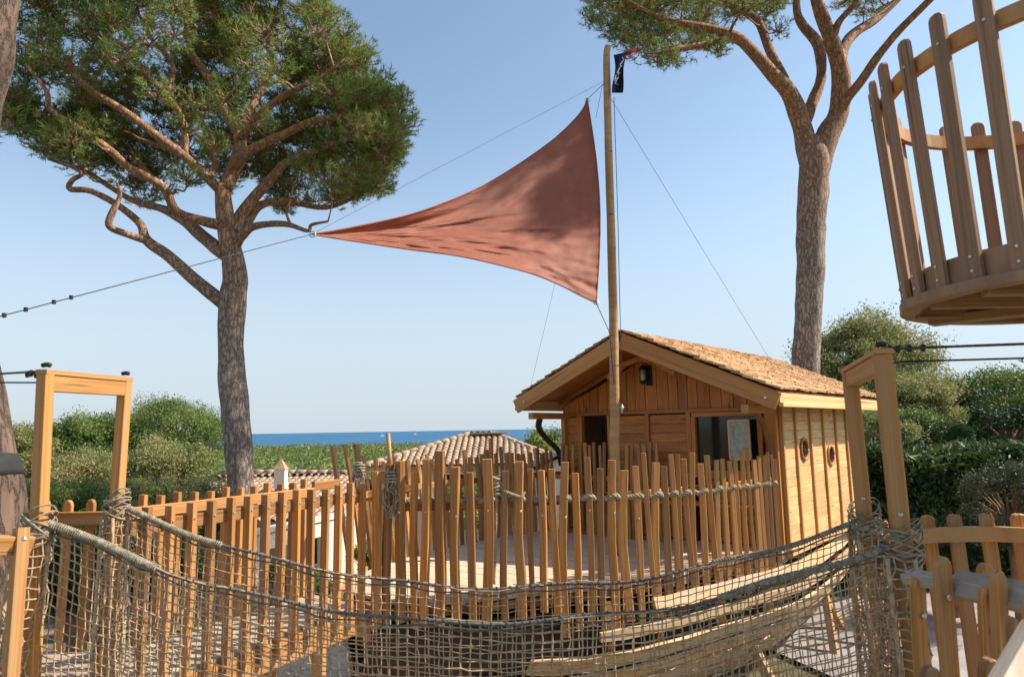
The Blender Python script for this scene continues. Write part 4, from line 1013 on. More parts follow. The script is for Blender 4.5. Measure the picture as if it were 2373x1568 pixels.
# window: frame, sill, mullions, glass with a pale notice inside
win = shell('window', (F(1.15, .93, -.02), F(.25, .93, -.02), F(.25, ZP - .08, -.02), F(1.15, ZP - .08, -.02)), 'glass', hut)
for a, c, w in ((F(.22, .95, .03), F(1.2, .95, .03), .07), (F(.22, ZP - .08, .03), F(1.2, ZP - .08, .03), .06)): beam('frame', a, c, w, .07, 'hut', win, -AX)
for u in (.235, 1.185): beam('frame', F(u, .98, .03), F(u, ZP - .11, .03), .06, .07, 'hut', win, -AX)
beam('sill', F(.18, .915, .08), F(1.24, .915, .08), .035, .16, 'hut', win, -AX)
beam('bench', F(.3, .55, .25), F(1.9, .55, .25), .04, .3, 'hut', front, -AX)
# curved brackets under the overhang
def bracket(u, lab=None):
    b = MB(); pts = []
    for k in range(9):
        a = k / 8 * PI / 2; pts.append(F(u, 1.02 + .78 * math.sin(a) , .06 + .62 * (1 - math.cos(a))))
    b.tube(pts, [.055 - .012 * math.sin(PI * k / 8) for k in range(9)], 4, phase=PI / 4); b.build('bracket', MT['picket'], hut, smooth_=False)
bracket(.10)
b = MB(); b.tube(smooth([F(WFR + .02, 1.0, .08), F(WFR + .06, 1.25, .12), F(WFR + .12, 1.45, .35), F(WFR + .08, 1.62, .58), F(WFR - .02, 1.79, .66)], 14), .05, 6); b.build('bracket', MT['shade_brown'], hut, smooth_=True)
for u in (.06, WFR - .06): beam('purlin', F(u, 1.80, -.2), F(u, 1.80, OH - .05), .09, .10, 'post', hut, V(0, 0, 1))
# right wall: horizontal boards in five bays with dark gaps and cover battens
bays = [0.06] + [float(min(np.linspace(.3, 3.9, 700), key=lambda u: abs(proj(S_(u, 1.2))[0] - x))) for x in (1842, 1876, 1906, 1935, 1959)] + [3.98]
print('bays', [round(q, 2) for q in bays])
for a, c in zip(bays, bays[1:]): panel(a + .03, c - .01, .02, 1.9, .125, S_, .0, 'hutlit', side_o, NR)
for u in bays: beam('batten', S_(u, .01, .018), S_(u, 1.92, .018), .05, .05, 'post', side_o, NR)
beam('sole_plate', S_(.0, -.035, .03), S_(WLEN, -.035, .03), .08, .10, 'hutlit', side_o, NR)
# portholes
for x, y in ((1860, 1040), (1920, 1054)):
    tt = 0; bu = min(np.linspace(.3, 3.8, 200), key=lambda u: abs(proj(S_(u, 1.2))[0] - x)); zz = min(np.linspace(.6, 1.8, 200), key=lambda z: abs(proj(S_(bu, z))[1] - y))
    b = MB(); pts = [S_(bu + .145 * math.cos(a), zz + .145 * math.sin(a), .022) for a in np.linspace(0, 2 * PI, 25)]
    b.tube(pts, .022, 6); ph = b.build('porthole', MT['hut'], side_o, smooth_=True)
    b = MB(); c = [S_(bu + .135 * math.cos(a), zz + .135 * math.sin(a), .018) for a in np.linspace(0, 2 * PI, 24, endpoint=False)]
    c2 = [p - NR * .008 for p in c]
    b.add([tuple(p) for p in c + c2], [tuple(range(24)), tuple(range(47, 23, -1))] + [(i, 24 + i, 24 + (i + 1) % 24, (i + 1) % 24) for i in range(24)])
    b.build('porthole_glass', MT['glass'], hut)
# roof
def roof_pt(side, d, s, lift=0.0):
    """side +1 = right slope. d = along ridge from front edge (0..), s = distance down slope horizontally 0..HALF+EO"""
    c = C0 + FW * HALF - AX * OH + AX * d
    p = c - FW * side * s
    return V(p.x, p.y, APZ - SL * s + lift)
RL = OH + WLEN + .25; RW = HALF + EO
for side in (1, -1):
    RW = HALF + (EO if side > 0 else .17)
    a, b2_, c, d = roof_pt(side, .03, 0, -.03), roof_pt(side, RL, 0, -.03), roof_pt(side, RL, RW, -.03), roof_pt(side, .03, RW, -.03)
    b = MB(); q = [a, b2_, c, d]; b.add([tuple(p) for p in q] + [tuple(p - V(0, 0, .04)) for p in q], [(0, 1, 2, 3), (7, 6, 5, 4), (0, 4, 5, 1), (1, 5, 6, 2), (2, 6, 7, 3), (3, 7, 4, 0)])
    slope = b.build('roof_slope', MT['hut'], hut)
    dn = (roof_pt(side, 0, 1) - roof_pt(side, 0, 0)).normalized(); nr = (-AX * side).cross(dn); nr = nr if nr.z > 0 else -nr
    if 'shing' not in _c:
        b = MB(); vs = [(-.5, -.5, 0), (.5, -.5, 0), (.5, -.5, 1), (-.5, -.5, 1), (-.5, .1, 0), (.5, .1, 0), (.46, .5, 1), (-.46, .5, 1)]
        b.add(vs, [(3, 2, 1, 0), (4, 5, 6, 7), (0, 1, 5, 4), (1, 2, 6, 5), (2, 3, 7, 6), (3, 0, 4, 7)]); _c['shing'] = b.mesh('shingle_mesh', MT['shingle']); _c['shv'] = (vs, b.f[:])
    items = []
    rows = 13; slopeL = RW * math.sqrt(1 + SL * SL) + .05; ex = slopeL / rows
    for r in range(rows):
        x = -.02 + random.uniform(0, .05)
        while x < RL:
            w = random.uniform(.09, .2); tl = ex * 1.55 + random.uniform(-.012, .022); end = (r + 1) * ex + random.uniform(-.012, .02)
            st = max(0, end - tl)
            p = roof_pt(side, x + w / 2, 0) + dn * st + nr * (.006 + random.uniform(0, .006))
            dd = (dn + nr * random.uniform(.05, .10)).normalized(); m = Matrix.Identity(4); th = random.uniform(.02, .036)
            X = AX * side; Yv = dd.cross(X); 
            if Yv.dot(nr) < 0: X = -X; Yv = -Yv
            for q in range(3): m[q][0], m[q][1], m[q][2], m[q][3] = X[q] * (w - .006), Yv[q] * th, dd[q] * (end - st), p[q]
            items.append(m); x += w
    if side > 0:
        items.sort(key=lambda m: (m.translation - EYE).length); one = items[:300]; rest = items[300:]
        for m in one: link('shingle', _c['shing'], slope, m)
    else: rest = items
    vs, fs = _c['shv']; b = MB()
    for m in rest: b.add([tuple(m @ Vector(v)) for v in vs], fs)
    # joined field keeps world-sized grain
    b.build('shingle_field', MT['shingle'] if False else MT['shingle'], slope, kind='stuff')
    # bargeboards (rake), eave boards, rafters
    beam('bargeboard', roof_pt(side, 0, .01, -.15), roof_pt(side, 0, RW + .02, -.15), .21, .05, 'post', hut, -AX)
    beam('bargeboard', roof_pt(side, RL, .01, -.15), roof_pt(side, RL, RW + .02, -.15), .21, .05, 'post', hut, AX)
    beam('eave_board', roof_pt(side, .03, RW + .02, -.12), roof_pt(side, RL, RW + .02, -.12), .15, .03, 'hutlit', hut, NR)
    beam('gutter_board', roof_pt(side, .03, RW + .045, -.175), roof_pt(side, RL, RW + .045, -.175), .05, .05, 'hutlit', hut, NR)
    for k in range(7): d = .3 + k * .78; beam('rafter', roof_pt(side, d, .05, -.12), roof_pt(side, d, RW - .04, -.12), .07, .09, 'hut', hut, AX)
beam('ridge_beam', roof_pt(1, .06, 0, -.2), roof_pt(1, RL, 0, -.2), .1, .16, 'hut', hut, V(0, 0, 1))
for d in (0.12,):   # collar arch behind the bargeboards
    b = MB(); b.tube([F(HALF + .55, 2.33, .5), F(HALF + .25, 2.52, .5), F(HALF, 2.58, .5), F(HALF - .25, 2.52, .5), F(HALF - .55, 2.33, .5)], .05, 4, phase=PI / 4); b.build('collar_tie', MT['hut'], hut)
bolt(roof_pt(1, -.03, HALF + EO - .12, -.16), -AX, hut, 1.8); bolt(roof_pt(-1, -.03, HALF, -.16), -AX, hut, 1.8)
# notice hanging at the window
nt = empty('notice_board', 'pale grey notice board hanging in front of the hut window', 'sign', tuple(F(.42, 1.2, .14)))
b = MB(); m = V(0, 0, 0); b.add([tuple(F(u, z, o)) for o in (.16, .185) for u, z in ((.34, 1.16), (.60, 1.16), (.60, 1.66), (.34, 1.66))], [(0, 1, 2, 3), (7, 6, 5, 4), (0, 4, 5, 1), (1, 5, 6, 2), (2, 6, 7, 3), (3, 7, 4, 0)])
b.build('panel', simple('notice_grey_green', (0.33, 0.38, 0.33), .4, var=.3, scale=14, bumpk=0), nt)
for a, c in (((.33, 1.16), (.33, 1.66)), ((.61, 1.16), (.61, 1.66)), ((.33, 1.67), (.61, 1.67)), ((.33, 1.15), (.61, 1.15))): beam('frame', F(a[0], a[1], .175), F(c[0], c[1], .175), .02, .035, 'hutlit', nt, -AX)
# lantern
up_ = min(np.linspace(.8, 3, 300), key=lambda u: abs(proj(F(u, 2.3))[0] - 1500)); zl = min(np.linspace(1.9, 2.8, 200), key=lambda z: abs(proj(F(up_, z))[1] - 872))
lan = empty('wall_lantern', 'black wall lantern with clear glass high on the hut gable', 'lantern', tuple(F(up_, zl, .03)))
c = F(up_, zl, .13)
beam('back_plate', F(up_ - .05, zl - .14, .035), F(up_ - .05, zl + .16, .035), .09, .02, 'black' if 'black' in MT else 'hut', lan, -AX)
b = MB(); b.tube([c + V(0, 0, .17), c + V(0, 0, .15), c + V(0, 0, .10), c + V(0, 0, .09)], [.01, .03, .07, .065], 10); b.build('cap', MT['black'], lan, smooth_=True)
b = MB(); b.tube([c + V(0, 0, .09), c - V(0, 0, .07)], [.048, .045], 10); b.build('glass', simple('lantern_glass', (.5, .45, .35), .1, var=.1, bumpk=0), lan, smooth_=True)
b = MB(); b.tube([c - V(0, 0, .07), c - V(0, 0, .09), c - V(0, 0, .12)], [.055, .055, .02], 10)
for k in range(4): a = k * PI / 2 + .4; b.tube([c + V(math.cos(a) * .052, math.sin(a) * .052, .09), c + V(math.cos(a) * .052, math.sin(a) * .052, -.07)], .005, 4)
b.tube([c + V(0, 0, .13) , F(up_, zl + .13, .03)], .01, 5); b.build('cage', MT['black'], lan)

# ------------------------------------------------------------------ SHIP FENCES
def outward(curve, t, centre=V(.4, 9.2, 0)):
    p, d = polyat(curve, t); n = V(d.y, -d.x, 0)
    if n.dot(p - centre) < 0: n = -n
    return p, d, n
nf = empty('ship_fence', 'rustic fence of uneven sticks along the near side of the ship with rope woven through', 'fence', (0, 7, 0), 'stick fences around the ship deck')
nlist = [(872, 1091, 26), (901, 1075, 24), (929, 1067, 28), (960, 1092, 20), (987, 1063, 24), (1019, 1044, 28), (1053, 1081, 24), (1088, 1094, 22), (1127, 1063, 30), (1168, 1090, 20), (1200, 1068, 26), (1228, 1085, 14), (1251, 1089, 20), (1277, 1086, 20), (1304, 1070, 24), (1332, 1095, 20), (1359, 1059, 18), (1387, 1085, 20), (1414, 1065, 24), (1442, 1089, 24), (1469, 1079, 18), (1489, 1049, 14), (1514, 1071, 20), (1536, 1080, 19), (1552, 1052, 14), (1567, 1052, 12), (1580, 1062, 15), (1601, 1048, 15), (1619, 1073, 17), (1635, 1054, 16), (1655, 1065, 13), (1671, 1062, 13), (1687, 1067, 14), (1700, 1060, 12), (1716, 1042, 12), (1728, 1037, 8), (1743, 1064, 13), (1755, 1056, 11), (1766, 1055, 10), (1775, 1046, 9), (1784, 1053, 9), (1791, 1064, 8)]
near_pts = []; rr = random.Random(5)
for i, (px, py, w) in enumerate(nlist):
    t = t_at_px(nearS, px, 1.0); p, d, n = outward(nearS, t)
    bowf = max(0, 1 - t / .45)
    top_off = n * (.05 + .10 * bowf); base_off = n * (.03 if i % 2 else .03)
    pb = V(p.x, p.y, -.17 - .06 * rr.random() if t < .33 else -.36 - .22 * rr.random()) + base_off - d * 0 
    pt2 = P(px, py, (p + top_off).y); wid = min(.10, max(.04, w / FPX * p.y * .8))
    top = V(p.x, p.y, 0) + top_off; top.z = pt2.z
    top += d * ((px - proj(top)[0]) / FPX * p.y / max(.35, abs(d.x)) * .9)
    foot = pb + d * rr.uniform(-.02, .02)
    if px in (1489, 1580, 1728, 1635): foot += d * .08
    fn_ = Matrix.Rotation(-R_(rr.uniform(20, 42)), 3, 'Z') @ n
    o = link('picket', bent_picket('picket', i % 8), nf, frame_mat(foot, top, wid, wid * .72, fn_))
    near_pts.append((t, p, d, n, wid))
    if i < 22 and i % 2 == 0: bolt(foot.lerp(top, .68) + n * (wid * .36), n, o)
rail = smooth([p + n * -.02 + V(0, 0, .88) for t, p, d, n, w in near_pts[1:]], 40)
for k in range(8):
    a, c = rail[k * 5], rail[k * 5 + 5]; beam('rail', a, c + (c - a) * .01, .09, .045, 'picket', nf, V((c - a).y, -(c - a).x, 0))
# woven rope on it
rp = []
for i, (t, p, d, n, w) in enumerate(near_pts[2:]):
    s = 1 if i % 2 == 0 else -1
    rp.append(p + n * (.035 + s * (w * .3 + .022)) + V(0, 0, .97 - .1 * min(1, t * 1.6) + rr.uniform(-.01, .01)))
    if i < len(near_pts) - 3:
        p2, w2 = near_pts[i + 3][1], near_pts[i + 3][4]
        rp.append(p.lerp(p2, .5) + n * .035 + V(0, 0, .955 - .1 * min(1, t * 1.6) - .02 * rr.random()))
b = MB(); rope_strands(b, smooth(rp, len(rp) * 3), .029, .10); o = b.build('rope', MT['rope'], smooth_=True, origin=tuple(rp[0])); tag(o, 'thick twisted rope woven through the sticks of the near ship fence', 'rope')
# knot and hanging end
kp = P(1150, 1128, 6.85); b = MB()
for k in range(5):
    a = kp + V(rr.uniform(-.02, .02), rr.uniform(-.03, .0), .09 - k * .04)
    b.tube([a + V(math.cos(q) * .05, math.sin(q) * .045, .012 * math.sin(q * 2 + k)) for q in np.linspace(0, 2 * PI, 13)], .016, 6)
rope_strands(b, smooth([kp + V(0, -.03, 0), P(1149, 1200, 6.8), P(1147, 1290, 6.83), P(1145, 1352, 6.8)], 20), .014, .06)
rope_strands(b, smooth([kp, P(1175, 1140, 6.8), P(1205, 1150, 6.85), P(1215, 1140, 6.9)], 12), .016, .06)
o = b.build('rope_knot', MT['rope'], smooth_=True, origin=tuple(kp)); tag(o, 'rope knot with a long loose end hanging on the near ship fence', 'rope')
ff = empty('ship_fence', 'darker stick fence along the far side of the ship deck facing the tiled villa', 'fence', (-1, 9, 0), 'stick fences around the ship deck')
flist = [(797, 1031), (820, 1029), (845, 1028), (858, 1054), (883, 1059), (901, 1070), (920, 1051), (938, 1063), (952, 1066), (975, 1063), (997, 1051), (1012, 1068), (1034, 1060), (1050, 1070), (1065, 1063), (1082, 1042), (1097, 1058), (1112, 1058), (1124, 1051), (1134, 1041), (1144, 1014), (1155, 1050), (1168, 1034), (1180, 1048), (1192, 1048), (1206, 1050), (1220, 1051), (1236, 1047), (1251, 1036), (1263, 1050), (1272, 1034), (1283, 1045)]
for i, (px, py) in enumerate(flist):
    t = min(1, (i + .3) / len(flist)); 
    p, d, n = outward(farS, t_at_px(farS, px + 22 * max(0, 1 - i / 16), .6))
    top = p + n * (.26 * max(.2, 1 - i / 18)); top.z = P(px, py, top.y).z
    w = rr.uniform(.05, .085)
    link('picket', bent_picket('picket', (i * 3) % 8), ff, frame_mat(V(p.x, p.y, -.12) - n * .02, top, w, w * .6, n))
fr_ = [outward(farS, k / 10) for k in range(11)]
for k in range(10):
    a = fr_[k][0] + fr_[k][2] * .08 + V(0, 0, .86); c = fr_[k + 1][0] + fr_[k + 1][2] * .08 + V(0, 0, .86); beam('rail', a, c, .08, .045, 'picket', ff, fr_[k][2])
inn = empty('porch_fence', 'short stick fence standing close in front of the hut doorway', 'fence', tuple(F(2.5, 0, .7)), 'stick fences around the ship deck')
for i, (px, py) in enumerate([(1303, 1031), (1312, 1030), (1327, 1030), (1344, 1034), (1356, 1025), (1367, 1031), (1377, 1024), (1390, 1031), (1399, 1024), (1452, 1030), (1464, 1028), (1479, 1026), (1493, 1030), (1507, 1024), (1522, 1026)]):
    u = min(np.linspace(.6, 4, 300), key=lambda q: abs(proj(F(q, 1.2, .35))[0] - px)); a = F(u, 0, .35); z = P(px, py, a.y).z
    w = rr.uniform(.045, .065); link('picket', bent_picket('picket', (i * 5 + 1) % 8), inn, frame_mat(V(a.x, a.y, 0), V(a.x, a.y, z), w, w * .6, -AX))
beam('rail', F(1.7, .84, .32), F(3.6, .84, .32), .07, .04, 'picket', inn, -AX)
# tassels of old net at the bow opening
for lab, x0, y0, y1, Yd, wd in (('frayed grey net bundle hanging from the bow post beside the walkway', 908, 1085, 1205, 6.6, .09), ('short frayed net bundle tied on the far bow post', 832, 1070, 1140, 7.5, .075)):
    b = MB(); a = P(x0, y0, Yd)
    for k in range(26):
        q = [a + V(rr.uniform(-1, 1) * wd * s_, rr.uniform(-1, 1) * wd * .6, 0) for s_ in (.5, .8, 1, .5)]
        pts = [P(x0, lerp(y0, y1 - rr.uniform(0, 30), i / 3), Yd) + (q[i] - a) for i in range(4)]
        b.tube(smooth(pts, 9), .006, 4)
    for k in range(4): b.tube([a + V(math.cos(q) * wd * .8, math.sin(q) * wd * .6, -.03 - k * .03) for q in np.linspace(0, 2 * PI, 13)], .009, 5)
    o = b.build('net_bundle', MT['rope'], smooth_=True, origin=tuple(a)); tag(o, lab, 'net')
# tall leaning stick at the bow
b = MB(); b.tube([P(905, 1090, 6.62), P(902, 1050, 6.62), P(899, 1003, 6.62)], [.026, .023, .02], 6); o = b.build('pole', MT['mast'], smooth_=True, origin=tuple(P(905, 1090, 6.62))); tag(o, 'thin tall stick standing above the fence at the ship bow', 'pole')

# ------------------------------------------------------------------ LEFT PLATFORM, WALKWAY
lp = empty('timber_platform', 'left timber platform of narrow boards at the end of the rope bridge', 'platform', (-3.4, 4.4, 0))
clip_boards([V(-2.42, 3.2, 0), V(-2.42, 4.5, 0), V(-3.0, 5.42, 0), V(-4.3, 5.42, 0), V(-4.6, 3.2, 0)], V(1, .05, 0).normalized(), .105, .012, 0, .035, 'deck_board', 'greywood', lp)
beam('edge_beam', V(-2.40, 3.2, -.13), V(-2.40, 4.5, -.13), .16, .05, 'picket', lp, V(1, 0, 0)); beam('edge_beam', V(-4.3, 5.4, -.13), V(-3.0, 5.4, -.13), .16, .05, 'picket', lp, V(0, 1, 0))
for x, y in ((-2.6, 3.3), (-2.6, 4.5), (-3.2, 5.3), (-4.2, 5.3), (-4.4, 3.4)): beam('leg', V(x, y, -1.75), V(x, y, -.04), .12, .12, 'picket', lp)
NA, NB = V(-2.50, 4.55, 0), V(-1.44, 6.68, 0); FA, FB = V(-3.05, 5.35, 0), V(-2.06, 7.12, 0)
wk = empty('walkway', 'narrow plank walkway leading from the left platform to the ship bow', 'walkway', (-2.3, 5.8, 0))
clip_boards([NA + V(-.02, -.1, 0), NB + V(-.02, .03, 0), FB, FA, V(-2.9, 4.95, 0)], V(-.86, .5, 0).normalized(), .115, .01, -.004, .035, 'deck_board', 'greywood', wk)
for a, c in ((NA, NB), (FA, FB)):
    beam('side_beam', a + V(0, 0, -.14), c + V(0, 0, -.14), .2, .05, 'picket', wk, V(.86, -.5, 0))
for t in (.25, .75):
    for a, c in ((NA, NB), (FA, FB)): p = a.lerp(c, t); beam('leg', V(p.x, p.y, -1.75), V(p.x, p.y, -.04), .11, .11, 'picket', wk)
WD = (NB - NA).normalized(); WN = V(WD.y, -WD.x, 0)
def fence_line(root, A, B, n, top, bot, rails, w=.036, out=1, mat='picket', face=None, rounded=False, boltz=(1.02,), jit=.016, depth=.068, railmat=None):
    d = (B - A); dn = d.normalized(); face = face or V(dn.y, -dn.x, 0)
    for i in range(n):
        p = A.lerp(B, (i + .5) / n); tz = top + random.uniform(-jit, jit) + (B.z - A.z) * 0
        foot = V(p.x, p.y, bot + p.z) + face * .045; o = link('picket', round_picket(mat) if rounded else unit_prism(mat), root, frame_mat(foot, V(p.x, p.y, tz + p.z) + face * .045 + dn * random.uniform(-.008, .008), w * random.uniform(.94, 1.06), depth, face))
        for z in boltz: bolt(V(p.x, p.y, z + p.z) + face * (.045 + depth / 2), face, o, .8)
    for z, h in rails: beam('rail', A + V(0, 0, z), B + V(0, 0, z), h, .045, railmat or mat, root, face)
wf1 = empty('walkway_fence', 'picket fence on the near side of the slanting walkway', 'fence', tuple(NA), 'picket fences along the walkway')
fence_line(wf1, NA, NB, 14, 1.12, -.16, [(1.0, .09)], out=1, face=WN)
wf2 = empty('walkway_fence', 'picket fence on the far side of the slanting walkway, in front of the pine trunk', 'fence', tuple(FA), 'picket fences along the walkway')
fence_line(wf2, FA, FB, 13, 1.12, -.12, [(1.0, .09)], face=-WN)
beam('rail', FB + V(.0, .0, 1.06), V(-1.78, 7.3, 1.06) + V(-.1, .12, 0), .09, .045, 'picket', wf2, WN)
beam('rail', P(862, 1105, 7.15), P(925, 1106, 7.0), .13, .045, 'post', wf2, V(0, -1, 0))
lf = empty('platform_fence', 'picket fence along the back of the left platform between the frame posts', 'fence', (-3.6, 5.35, 0))
fence_line(lf, V(-4.25, 5.34, 0), V(-3.02, 5.36, 0), 7, 1.11, -.1, [(.98, .10)], face=V(0, 1, 0), w=.062, rounded=True, depth=.035)
ln_ = empty('platform_fence', 'dark rail and post of the nearest fence at the bottom left corner', 'fence', (-2.9, 3.4, 0))
a = P(50, 1222, 3.45); c = P(20, 1640, 3.3)
beam('post', V(c.x, c.y, -.1), a, .07, .055, 'picket', ln_, V(-.75, -1, 0)); q1, q2 = P(-160, 1262, 3.1), P(70, 1262, 3.5)
beam('rail', q1, q2, .09, .045, 'picket', ln_, V(.3, -1, 0)); bolt(P(56, 1248, 3.4), V(.2, -1, .1), ln_, 1)
# ------------------------------------------------------------------ TIMBER FRAMES
def net_surface(b, fn, nu, nv, r=.0045, jit=.006, sides=4, skip=0.0, rows=True):
    G = [[fn(i / nu, j / nv) + Vector((random.gauss(0, jit), random.gauss(0, jit), random.gauss(0, jit))) for j in range(nv + 1)] for i in range(nu + 1)]
    for i in range(nu + 1):
        b.tube(G[i], r, sides, cap=False)
    for j in range(nv + 1):
        row = [G[i][j] + Vector((0, -.003, 0)) for i in range(nu + 1)]; b.tube(row, r, sides, cap=False)
    # knots
    for i in range(nu + 1):
        for j in range(nv + 1):
            p = G[i][j]; s = r * 1.75; k = len(b.v)
            b.add([(p.x + s, p.y, p.z), (p.x - s, p.y, p.z), (p.x, p.y + s, p.z), (p.x, p.y - s, p.z), (p.x, p.y, p.z + s), (p.x, p.y, p.z - s)],
                  [(0, 2, 4), (2, 1, 4), (1, 3, 4), (3, 0, 4), (2, 0, 5), (1, 2, 5), (3, 1, 5), (0, 3, 5)])
def timber_frame(lab, n0, f0, n1, f1, w, face, zb=-1.75):
    """n0/f0: top points of near and far post, n1/f1: lower points for lean"""
    root = empty('bridge_portal', lab, 'frame', (n0.x, n0.y, zb), 'timber portals of the rope bridge')
    for top, low in ((n0, n1), (f0, f1)):
        d = (low - top); k = (zb - top.z) / d.z; ft = top + d * k
        o = beam('post', ft, top, w, w, 'post', root, face, me=unit_prism('post', .06))
        for z in (.35, 1.15): 
            q = top + d * ((z - top.z) / d.z); bolt(q + Vector(face) * (w * .5), face, o, 1.0)
    dv = (f0 - n0).normalized(); s = V(dv.y, -dv.x, 0)
    beam('beam', n0 + V(0, 0, -.045) + dv * (w * .5), f0 + V(0, 0, -.045) - dv * (w * .5), .09, w * .8, 'post', root, s)
    beam('cap_board', n0 + V(0, 0, .014) - dv * (w * .55), f0 + V(0, 0, .014) + dv * (w * .55), w * 1.04, .026, 'post', root, V(0, 0, 1))
    for p in (n0, f0):
        b = MB(); b.tube([p + s * q_ + V(0, 0, .025 + .03 * math.cos(q_ * 26)) for q_ in np.linspace(-.022, .022, 7)], .013, 8); b.build('cable_saddle', MT['black'], root, smooth_=True)
    return root
LN, LF = P(106, 868, 3.67), P(290, 884, 4.35); LN1, LF1 = P(90, 1210, 3.67), P(268, 1200, 4.35)
timber_frame('left timber portal of two posts and a crossbeam at the left end of the bridge', LN, LF, V(LN1.x, LN1.y, LN1.z), V(LF1.x, LF1.y, LF1.z), .062, V(-.12, -.99, 0))
RN, RF = P(2043, 822, 3.5), P(1968, 862, 4.25); RN1, RF1 = P(2088, 1250, 3.5), P(2003, 1210, 4.25)
timber_frame('right timber portal of two leaning posts and a sloping top in front of the hedge', RN, RF, RN1, RF1, .082, V(-.32, -.95, 0))
# ------------------------------------------------------------------ ROPE BRIDGE
br = empty('rope_bridge', 'rope net bridge sagging across the foreground between the two timber frames', 'bridge', (0, 4, -.4))
hn0, hn1 = P(108, 1212, 3.66), P(2058, 1262, 3.52); hf0, hf1 = P(286, 1178, 4.33), P(1990, 1206, 4.27)
SAG = .43
def hand(side, u, s=SAG):
    a, c = (hn0, hn1) if side == 0 else (hf0, hf1)
    p = a.lerp(c, u); p.z -= 4 * s * u * (1 - u)
    p.y += .02 * math.sin(u * 23 + side); p.z += .010 * math.sin(u * 31 + side * 2); return p
def floor_pt(side, u):
    p = hand(side, u); q = hand(1 - side, u); m = p.lerp(q, .22); m.z = 0.02 - 4 * .42 * u * (1 - u); return m
def net_fn(side):
    def fn(u, v):
        # columns bunch together towards the posts
        uu = u - .035 * math.sin(2 * PI * u) * .9
        vv = v + .012 * mnoise.noise(Vector((u * 9, v * 3, side * 5)))
        p = hand(side, uu); q = floor_pt(side, uu)
        r_ = p.lerp(q, vv)
        b_ = math.sin(PI * v)
        r_.y += b_ * .06 * (-1 if side == 0 else 1) + .04 * mnoise.noise(Vector((u * 7, v * 2.5, 3 + side)))
        r_.x += .05 * mnoise.noise(Vector((u * 5, v * 2.2, 7 + side))) * (.3 + v) + .035 * v * math.sin(u * 19 + side)
        r_.z += .022 * mnoise.noise(Vector((u * 11, v * 3, 11 + side))) * (1 if 0 < v < 1 else .3)
        return r_
    return fn
for side in (0, 1):
    b = MB(); net_surface(b, net_fn(side), 98, 23, .0037 if side == 0 else .0031, .0025); b.build('net', MT['net'], br, smooth_=True, kind='stuff')
    # hand rope with lacing
    b = MB(); hp = [hand(side, k / 60) for k in range(61)]; b.tube(hp, .009, 6)
    hx = []
    n = 900
    for k in range(n + 1):
        p, t = polyat(hp, k / n); a = k * 2 * PI / 8; rr_ = .010 + .006 * math.sin(k * .37) * math.sin(k * .11)
        x = t.cross(V(0, 0, 1)).normalized(); y = t.cross(x); hx.append(p + x * math.cos(a) * rr_ + y * math.sin(a) * rr_)
    b.tube(hx, .003, 4)
    hp2 = [p + V(0, 0, -.032 - .008 * math.sin(i * 1.3)) for i, p in enumerate(hp)]; b.tube(hp2, .0045, 5)
    b.build('hand_rope', MT['darkrope'], br, smooth_=True)
    for u0, u1 in ((0, .14), (.80, 1)):
        b = MB(); pts = [hand(side, lerp(u0, u1, k / 40)) for k in range(41)]
        b.tube(pts, [(.019 + .003 * math.sin(k * 1.1) + (.006 if k % 11 == 0 else 0)) * (1 if side == 0 else .88) * (1 if 0 < k < 40 else .5) * (.82 if u0 > .5 else 1) for k in range(41)], 10, rn=.2)
        hxw = []
        for k in range(361):
            p, t = polyat(pts, k / 360); a = k * .9; x = t.cross(V(0, 0, 1)).normalized(); y = t.cross(x); q_ = .0215 * (1 if side == 0 else .88) * (.82 if u0 > .5 else 1); hxw.append(p + x * math.cos(a) * q_ + y * math.sin(a) * q_)
        b.tube(hxw, .0042, 4)
        b.build('rope_sleeve', MT['sleeve'], br, smooth_=True)
for k in range(34):
    u = (k + .5) / 34; a, c = floor_pt(0, u), floor_pt(1, u); 
    beam('tread', a + V(0, -.04, -.02), c + V(0, .04, -.02), .105, .03, 'greywood', br, V(0, 0, 1))
# rope lashings where the hand ropes meet the posts, and net gathered round the posts
def lashing(lab, c, R, h, turns, seedk, nameo='rope_lashing'):
    r2 = random.Random(seedk); b = MB()
    for k in range(turns):
        z = c.z + r2.uniform(-h, h) * 1.2; tx, ty = r2.uniform(-1.1, 1.1), r2.uniform(-.8, .8); rad = R * r2.uniform(.95, 1.15)
        pts = [V(c.x + math.cos(a) * rad, c.y + math.sin(a) * rad, z + .06 * (math.cos(a) * tx + math.sin(a) * ty)) for a in np.linspace(0, 2 * PI, 17)]
        b.tube(pts, r2.uniform(.0025, .006), 5)
    o = b.build(nameo, MT['sleeve'], smooth_=True, origin=tuple(c)); tag(o, lab, 'rope', 'rope lashings on the frame posts')
lashing('rope lashing round the near post of the left portal', V(LN1.x + .0, LN1.y, hn0.z - .02), .072, .05, 16, 1)
lashing('rope lashing round the far post of the left portal', V(LF1.x + .0, LF1.y, hf0.z - .0), .068, .05, 14, 2)
lashing('rope lashing round the near post of the right portal', V(RN1.x, RN1.y, hn1.z), .085, .07, 20, 3)
lashing('rope lashing round the far post of the right portal', V(RF1.x, RF1.y, hf1.z), .08, .08, 24, 4)
